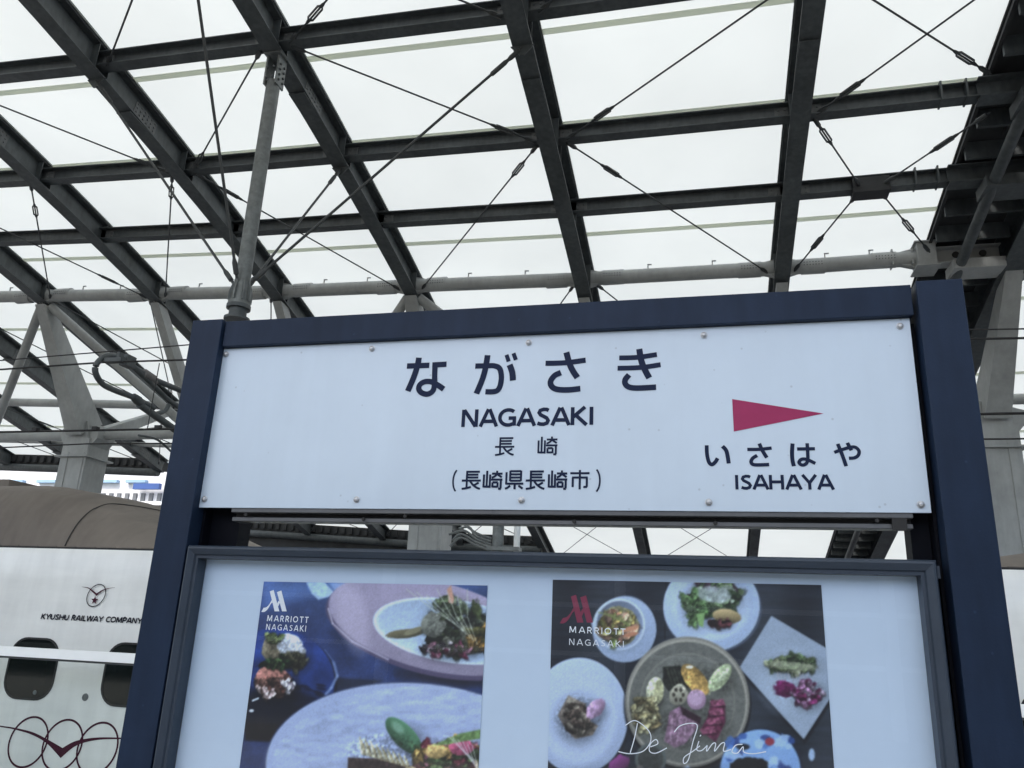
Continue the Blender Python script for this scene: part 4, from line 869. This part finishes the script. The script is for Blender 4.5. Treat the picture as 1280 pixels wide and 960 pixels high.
def hoodf(x): return 1 - ss((x + 6.9) / 2.4) + .8 * ss((x - 1.6) / 3.2)
vs = []; n = len(low)
for x in xs:
    h = hoodf(x)
    for a, b in zip(low, high): vs.append((x, a[0] + (b[0] - a[0]) * h, a[1] + (b[1] - a[1]) * h))
hood = part(MB().add(vs, [(i * n + j, i * n + j + 1, (i + 1) * n + j + 1, (i + 1) * n + j) for i in range(len(xs) - 1) for j in range(n - 1)]), 'roof_hood', 'hood', train, ang=50)
def hood_ring(x, off=.004):
    h = hoodf(x); return [(x, a[0] + (b[0] - a[0]) * h - off, a[1] + (b[1] - a[1]) * h + off * .8) for a, b in zip(low, high)][:7]
for x in (-6.02, -9.4, -2.6, 1.2): part(MB().tube(catmull(hood_ring(x), 5), .0055, 6), 'panel_joint', 'gasket', hood)
part(MB().box((TX0, 6.566, 2.187), (TX1, 6.62, 2.204)), 'roof_seam', 'gasket', train, smooth=False)
mb = MB()
for x in np.arange(-10, 4, .22): mb.box((x, 6.572, 2.20), (x + .15, 6.60, 2.212))
part(mb, 'seam_clips', 'hood', train, smooth=False)
part(MB().box((-8.6, 7.6, 2.9), (-7.9, 8.6, 3.06)), 'roof_box', 'hood', hood, smooth=False)
def rrect(cx, cz, w, h, r, n=7):
    pts = []
    for sx, sz, a0 in ((1, 1, 0), (-1, 1, 90), (-1, -1, 180), (1, -1, 270)):
        for i in range(n + 1):
            a = R(a0 + 90 * i / n); pts.append((cx + sx * (w / 2 - r) + r * math.cos(a), cz + sz * (h / 2 - r) + r * math.sin(a)))
    return pts
def window(cx, y=TY):
    o = rrect(cx, 1.105, .54, .535, .17); i = rrect(cx, 1.105, .505, .50, .155); n = len(o)
    mb = MB(); mb.add([(x, y - .001, z) for x, z in o] + [(x, y - .006, z) for x, z in o] + [(x, y - .006, z) for x, z in i] + [(x, y - .002, z) for x, z in i],
                      [(a * n + j, a * n + (j + 1) % n, (a + 1) * n + (j + 1) % n, (a + 1) * n + j) for a in range(3) for j in range(n)])
    w = part(mb, 'window', 'gasket', train)
    part(MB().add([(x, y - .0025, z) for x, z in i], [tuple(range(n))]), 'pane', 'window', w, smooth=False)
    part(MB().lathe((cx + .09, y - .003, .905), (0, -1, 0), [(0, .02), (.004, .018)], 12), 'vent_cap', 'galv', w)
for q in range(-9, 13): window(-6.03 + 1.04 * q)
part(MB().lathe((-5.403, TY - .0005, .896), (0, -1, 0), [(0, .032), (.006, .03), (.0062, .02), (.003, .018)], 16), 'step_socket', 'galv', train)
# lettering and emblems on the side
YD = TY - .0015
def decal_word(txt, x0, x1, z0, cap, weight, slant, m): word(train, txt, x0, x1, z0, cap, weight, YD, m, slant=slant)
YD = TY + .001 - .0035
decal_word('KYUSHU RAILWAY COMPANY', -6.045, -4.96, 1.5375, .047, .245, .13, 'black')
def oval(cx, cz, rx, rz_, lean, w, m, dy, nm='emblem_ring'):
    pts = [(cx + rx * math.cos(t) + lean * rz_ * math.sin(t), cz + rz_ * math.sin(t)) for t in np.linspace(0, 2 * math.pi, 49)]
    mb = MB(); ribbon(mb, pts, w, YD - dy); part(mb, nm, m, train, smooth=False)
oval(-5.490, 1.766, .094, .099, .18, .0085, 'black', 0)
def shape(upper, lower, m, dy, nm):
    U, L = catmull(upper, 6), catmull(lower, 6); n = min(len(U), len(L))
    part(MB().add([(x, YD - dy, z) for x, z in U[:n]] + [(x, YD - dy, z) for x, z in L[:n]], [(i, i + 1, n + i + 1, n + i) for i in range(n - 1)]), nm, m, train, smooth=False)
shape([(-5.663, 1.839), (-5.593, 1.834), (-5.54, 1.812), (-5.490, 1.784)], [(-5.663, 1.837), (-5.593, 1.826), (-5.54, 1.796), (-5.487, 1.762)], 'maroon', .0002, 'emblem_wing')
shape([(-5.490, 1.784), (-5.44, 1.814), (-5.39, 1.832), (-5.305, 1.843)], [(-5.487, 1.762), (-5.44, 1.800), (-5.39, 1.825), (-5.305, 1.841)], 'maroon', .0002, 'emblem_wing')
sp = []
for i in range(10):
    r = .04 if i % 2 == 0 else .016; a = math.pi / 2 + i * math.pi / 5; sp.append((-5.497 + r * math.cos(a), YD - .0002, 1.722 + r * math.sin(a)))
part(MB().add(sp, [tuple(range(10))]), 'emblem_star', 'maroon', train, smooth=False)
for i, cx in enumerate((-5.905, -5.545, -5.185)): oval(cx, .497, .196, .206, .12, .0172, 'maroon', .0001 * i)
shape([(-6.34, .611), (-6.20, .608), (-6.066, .601), (-5.872, .578), (-5.700, .529), (-5.536, .474)], [(-6.34, .604), (-6.20, .597), (-6.061, .586), (-5.879, .557), (-5.705, .498), (-5.535, .393)], 'maroon', .0004, 'emblem_wing')
shape([(-5.536, .474), (-5.416, .538), (-5.220, .579), (-4.971, .596), (-4.70, .602)], [(-5.535, .393), (-5.406, .499), (-5.216, .559), (-4.968, .584), (-4.70, .596)], 'maroon', .0004, 'emblem_wing')

# ================================================================ PLATFORM FENCE
fence = thing('platform_fence', (-2, 6.0, 0), 'glass platform fence with white top rail in front of the train', 'fence')
bevel(part(MB().hexa([(-12, 5.935, 1.232), (6, 5.935, 1.232), (6, 6.045, 1.232), (-12, 6.045, 1.232)], [(-12, 5.985, 1.306), (6, 5.985, 1.306), (6, 6.045, 1.306), (-12, 6.045, 1.306)]), 'top_rail', 'white', fence, smooth=False), .006)
part(MB().box((-12, 5.975, 1.214), (6, 6.025, 1.231)), 'glazing_channel', 'alu', fence, smooth=False)
part(MB().box((-12, 5.965, .06), (6, 6.035, .12)), 'bottom_rail', 'white', fence, smooth=False)
for x in np.arange(-10.4, 5, 2.2): bevel(part(MB().box((x - .04, 5.96, .0), (x + .04, 6.04, 1.2135)), 'post', 'white', fence, smooth=False), .004)
for x in np.arange(-10.4, 3, 2.2): part(MB().add([(x + .05, 6.0, .125), (x + 2.15, 6.0, .125), (x + 2.15, 6.0, 1.2135), (x + .05, 6.0, 1.2135)], [(0, 1, 2, 3)]), 'glass_panel', 'fglass', fence, smooth=False)

# ================================================================ OVERHEAD LINE
def wire(label, pts, r, y=8.2):
    o = part(MB().tube([(x, y, z + EYE) for x, z in pts], r, 6), 'overhead_wire', 'wire'); return tag(o, label, 'wire', 'overhead wires above the track')
def sag(z0, zm, z1, n=12): return [(-26 + 44 * i / n, z0 + (z1 - z0) * i / n - (4 * (i / n) * (1 - i / n)) * ((z0 + z1) / 2 - zm)) for i in range(n + 1)]
wire('topmost overhead wire crossing left of the sign, sloping slightly', [(-26, 2.9), (-9.13, 3.18), (-6.26, 3.28), (-2, 3.2), (2.63, 3.05), (18, 2.6)], .008, 8.2)
wire('second overhead wire, carried by the curved bracket left of the sign', [(-26, 2.75), (-9.09, 3.06), (-7.5, 3.10), (-2, 3.04), (2.6, 2.96), (18, 2.6)], .012, 8.22)
w3 = wire('thick overhead wire with dark clamps, level with the grey link tube', [(-26, 2.2), (18, 2.18)], .014, 8.2)
wire('lowest overhead contact wire, just above the train roof', [(-26, 1.9), (-8.79, 1.985), (-7.47, 2.02), (2.7, 1.94), (18, 1.94)], .009, 8.2)
for x in np.arange(-11.0, 4, .9): part(MB().box((x - .035, 8.17, 2.19 + EYE), (x + .035, 8.23, 2.235 + EYE)), 'clamp', 'wire', w3, smooth=False)
BX = -7.5
br = thing('catenary_bracket', (BX, 10.9, 0), 'dark tubular overhead line bracket with curved loop, left of the sign', 'bracket')
def bp(y, z): return (BX, y, z + EYE)
part(MB().tube([(BX, 10.9, 0), (BX, 10.9, 6.2)], .11, 14), 'mast', 'galv', br)
part(MB().tube([Vector(p) for p in [(BX, *q) for q in catmull([(10.8, 3.02 + EYE), (9.78, 2.96 + EYE), (9.1, 3.13 + EYE), (8.6, 3.25 + EYE), (8.3, 3.22 + EYE), (8.13, 3.08 + EYE), (8.11, 2.94 + EYE), (8.26, 2.83 + EYE), (8.5, 2.81 + EYE), (8.9, 2.82 + EYE), (9.3, 2.79 + EYE)], 6)]], .038, 10), 'loop_arm', 'steel', br)
part(MB().tube([bp(8.45, 3.24), bp(9.2, 3.18), bp(10.85, 3.24)], .04, 10), 'top_arm', 'steel', br)
part(MB().tube([bp(9.0, 2.76), bp(9.9, 2.60), bp(10.85, 2.5)], .05, 10), 'lower_arm', 'steel', br)
part(MB().tube([(BX, *q) for q in catmull([(9.0, 2.80 + EYE), (9.3, 2.72 + EYE), (9.52, 2.80 + EYE), (9.6, 2.93 + EYE)], 6)], .03, 8), 'steady_arm', 'steel', br)
part(MB().tube([(BX, *q) for q in catmull([(9.1, 2.35 + EYE), (9.5, 2.38 + EYE), (10.0, 2.25 + EYE), (10.8, 2.2 + EYE)], 6)], .016, 8), 'stay', 'steel', br)
part(MB().lathe(bp(8.95, 3.2), (0, 1, -.12), [(0, .03)] + [(.03 + .04 * i + (.02 if j else 0), .045 if j else .07) for i in range(6) for j in (0, 1)] + [(.32, .03)], 14), 'insulator', 'insul', br)
part(MB().lathe(bp(8.86, 2.83), (0, 1, -.25), [(0, .05), (.1, .065), (.2, .05)], 12), 'joint', 'steel', br)
part(MB().box((BX - .06, 8.55, 3.18 + EYE), (BX + .06, 8.72, 3.33 + EYE)), 'arm_clamp', 'steel', br, smooth=False)
part(MB().box((BX + .05, 8.16, 3.09 + EYE), (BX + .3, 8.26, 3.14 + EYE)).box((BX + .22, 8.17, 3.10 + EYE), (BX + .26, 8.25, 3.22 + EYE)), 'wire_clamp', 'steel', br, smooth=False)
part(MB().tube([(BX + .85, 8.2, 2.2 + EYE), (BX + .85, 8.2, 3.05 + EYE)], .006, 6), 'dropper', 'wire', br)
# signal mast seen in the slot under the board
sm = thing('equipment_mast', (-3.45, 13.2, 0), 'slim grey mast with white insulator, seen in the slot above the poster case', 'mast')
part(MB().tube([(-3.45, 13.2, 0), (-3.45, 13.2, 3.6)], .1, 12), 'pole', 'galv', sm)
part(MB().tube([(-3.12, 13.2, 0), (-3.12, 13.2, 3.5)], .055, 12), 'conduit', 'white', sm)
part(MB().box((-3.6, 13.05, 2.9), (-3.05, 13.3, 2.96)), 'bracket', 'galv', sm, smooth=False)
mb = MB(); g = random.Random(4)
for i in range(5): mb.tube(catmull([(-4.2 + g.uniform(-.1, .1), 13.1, 2.95 + .1 * i), (-4.0 + g.uniform(-.1, .1), 13.1, 3.1 + .06 * i), (-3.8, 13.1, 2.98 + .05 * i), (-3.55, 13.15, 2.9 + .05 * i)], 5), .022, 6)
part(mb, 'cable_loops', 'galv', sm)

# ================================================================ BUILDING BEYOND THE STATION
bl = thing('station_building', (-20, 60, -1.25), 'long white building with a row of louvres, beyond the tracks at left', 'building')
part(MB().box((-75, 60, -1.25), (45, 72, 14.6)), 'wall', 'wall', bl, smooth=False)
for x in (-66, -62.5, -59, -52.5, -49.6, 20, 23.5):
    part(MB().box((x, 59.6, 12.75), (x + 2.0, 59.98, 13.0)), 'blue_panel', 'lblue', bl, smooth=False)
part(MB().box((-75, 59.3, 10.75), (45, 59.98, 11.05)), 'ledge', 'white', bl, smooth=False)
part(MB().box((-75, 59.8, 10.5), (45, 59.97, 10.72)), 'dark_strip', 'dglass', bl, smooth=False)  # dark strip below the ledge
part(MB().box((-48.4, 59.2, 12.1), (-45.8, 59.55, 12.6)), 'blue_sign_panel', 'mblue', bl, smooth=False)
for x in np.arange(-66, -38, .82):
    part(MB().box((x, 59.85, 11.15), (x + .36, 59.985, 11.85)), 'louvre', 'dglass', bl, smooth=False)
for x in np.arange(18, 30, 2.4):
    part(MB().box((x, 59.85, 9.4), (x + .2, 59.985, 10.4)), 'louvre', 'dglass', bl, smooth=False)
# added block behind the viewer, dims the poster glass and streaks its reflections
rb = thing('added_backdrop', (0, -26, -1.25), 'added grey block behind the viewer, unseen, shaped to be mirrored faintly in the poster glass', 'building')
part(MB().box((-70, -40, -1.25), (70, -26, 7.0)), 'wall', 'backdrop', rb, smooth=False)
for z in (0.9, 2.6, 4.3, 6.2):
    part(MB().box((-70, -25.98, z), (70, -25.5, z + .16)), 'ledge', 'white', rb, smooth=False)  # ledges and windows added for streaks in the glass
    for x in np.arange(-33, 33, 3.0): part(MB().box((x, -25.98, z - 1.3), (x + 2.3, -25.9, z - .1)), 'window', 'window', rb, smooth=False)
for x in np.arange(-30.35, 30, 9.0): part(MB().box((x, -25.98, -1.2), (x + .35, -25.4, 6.9)), 'streak_bar', 'white', rb, smooth=False)
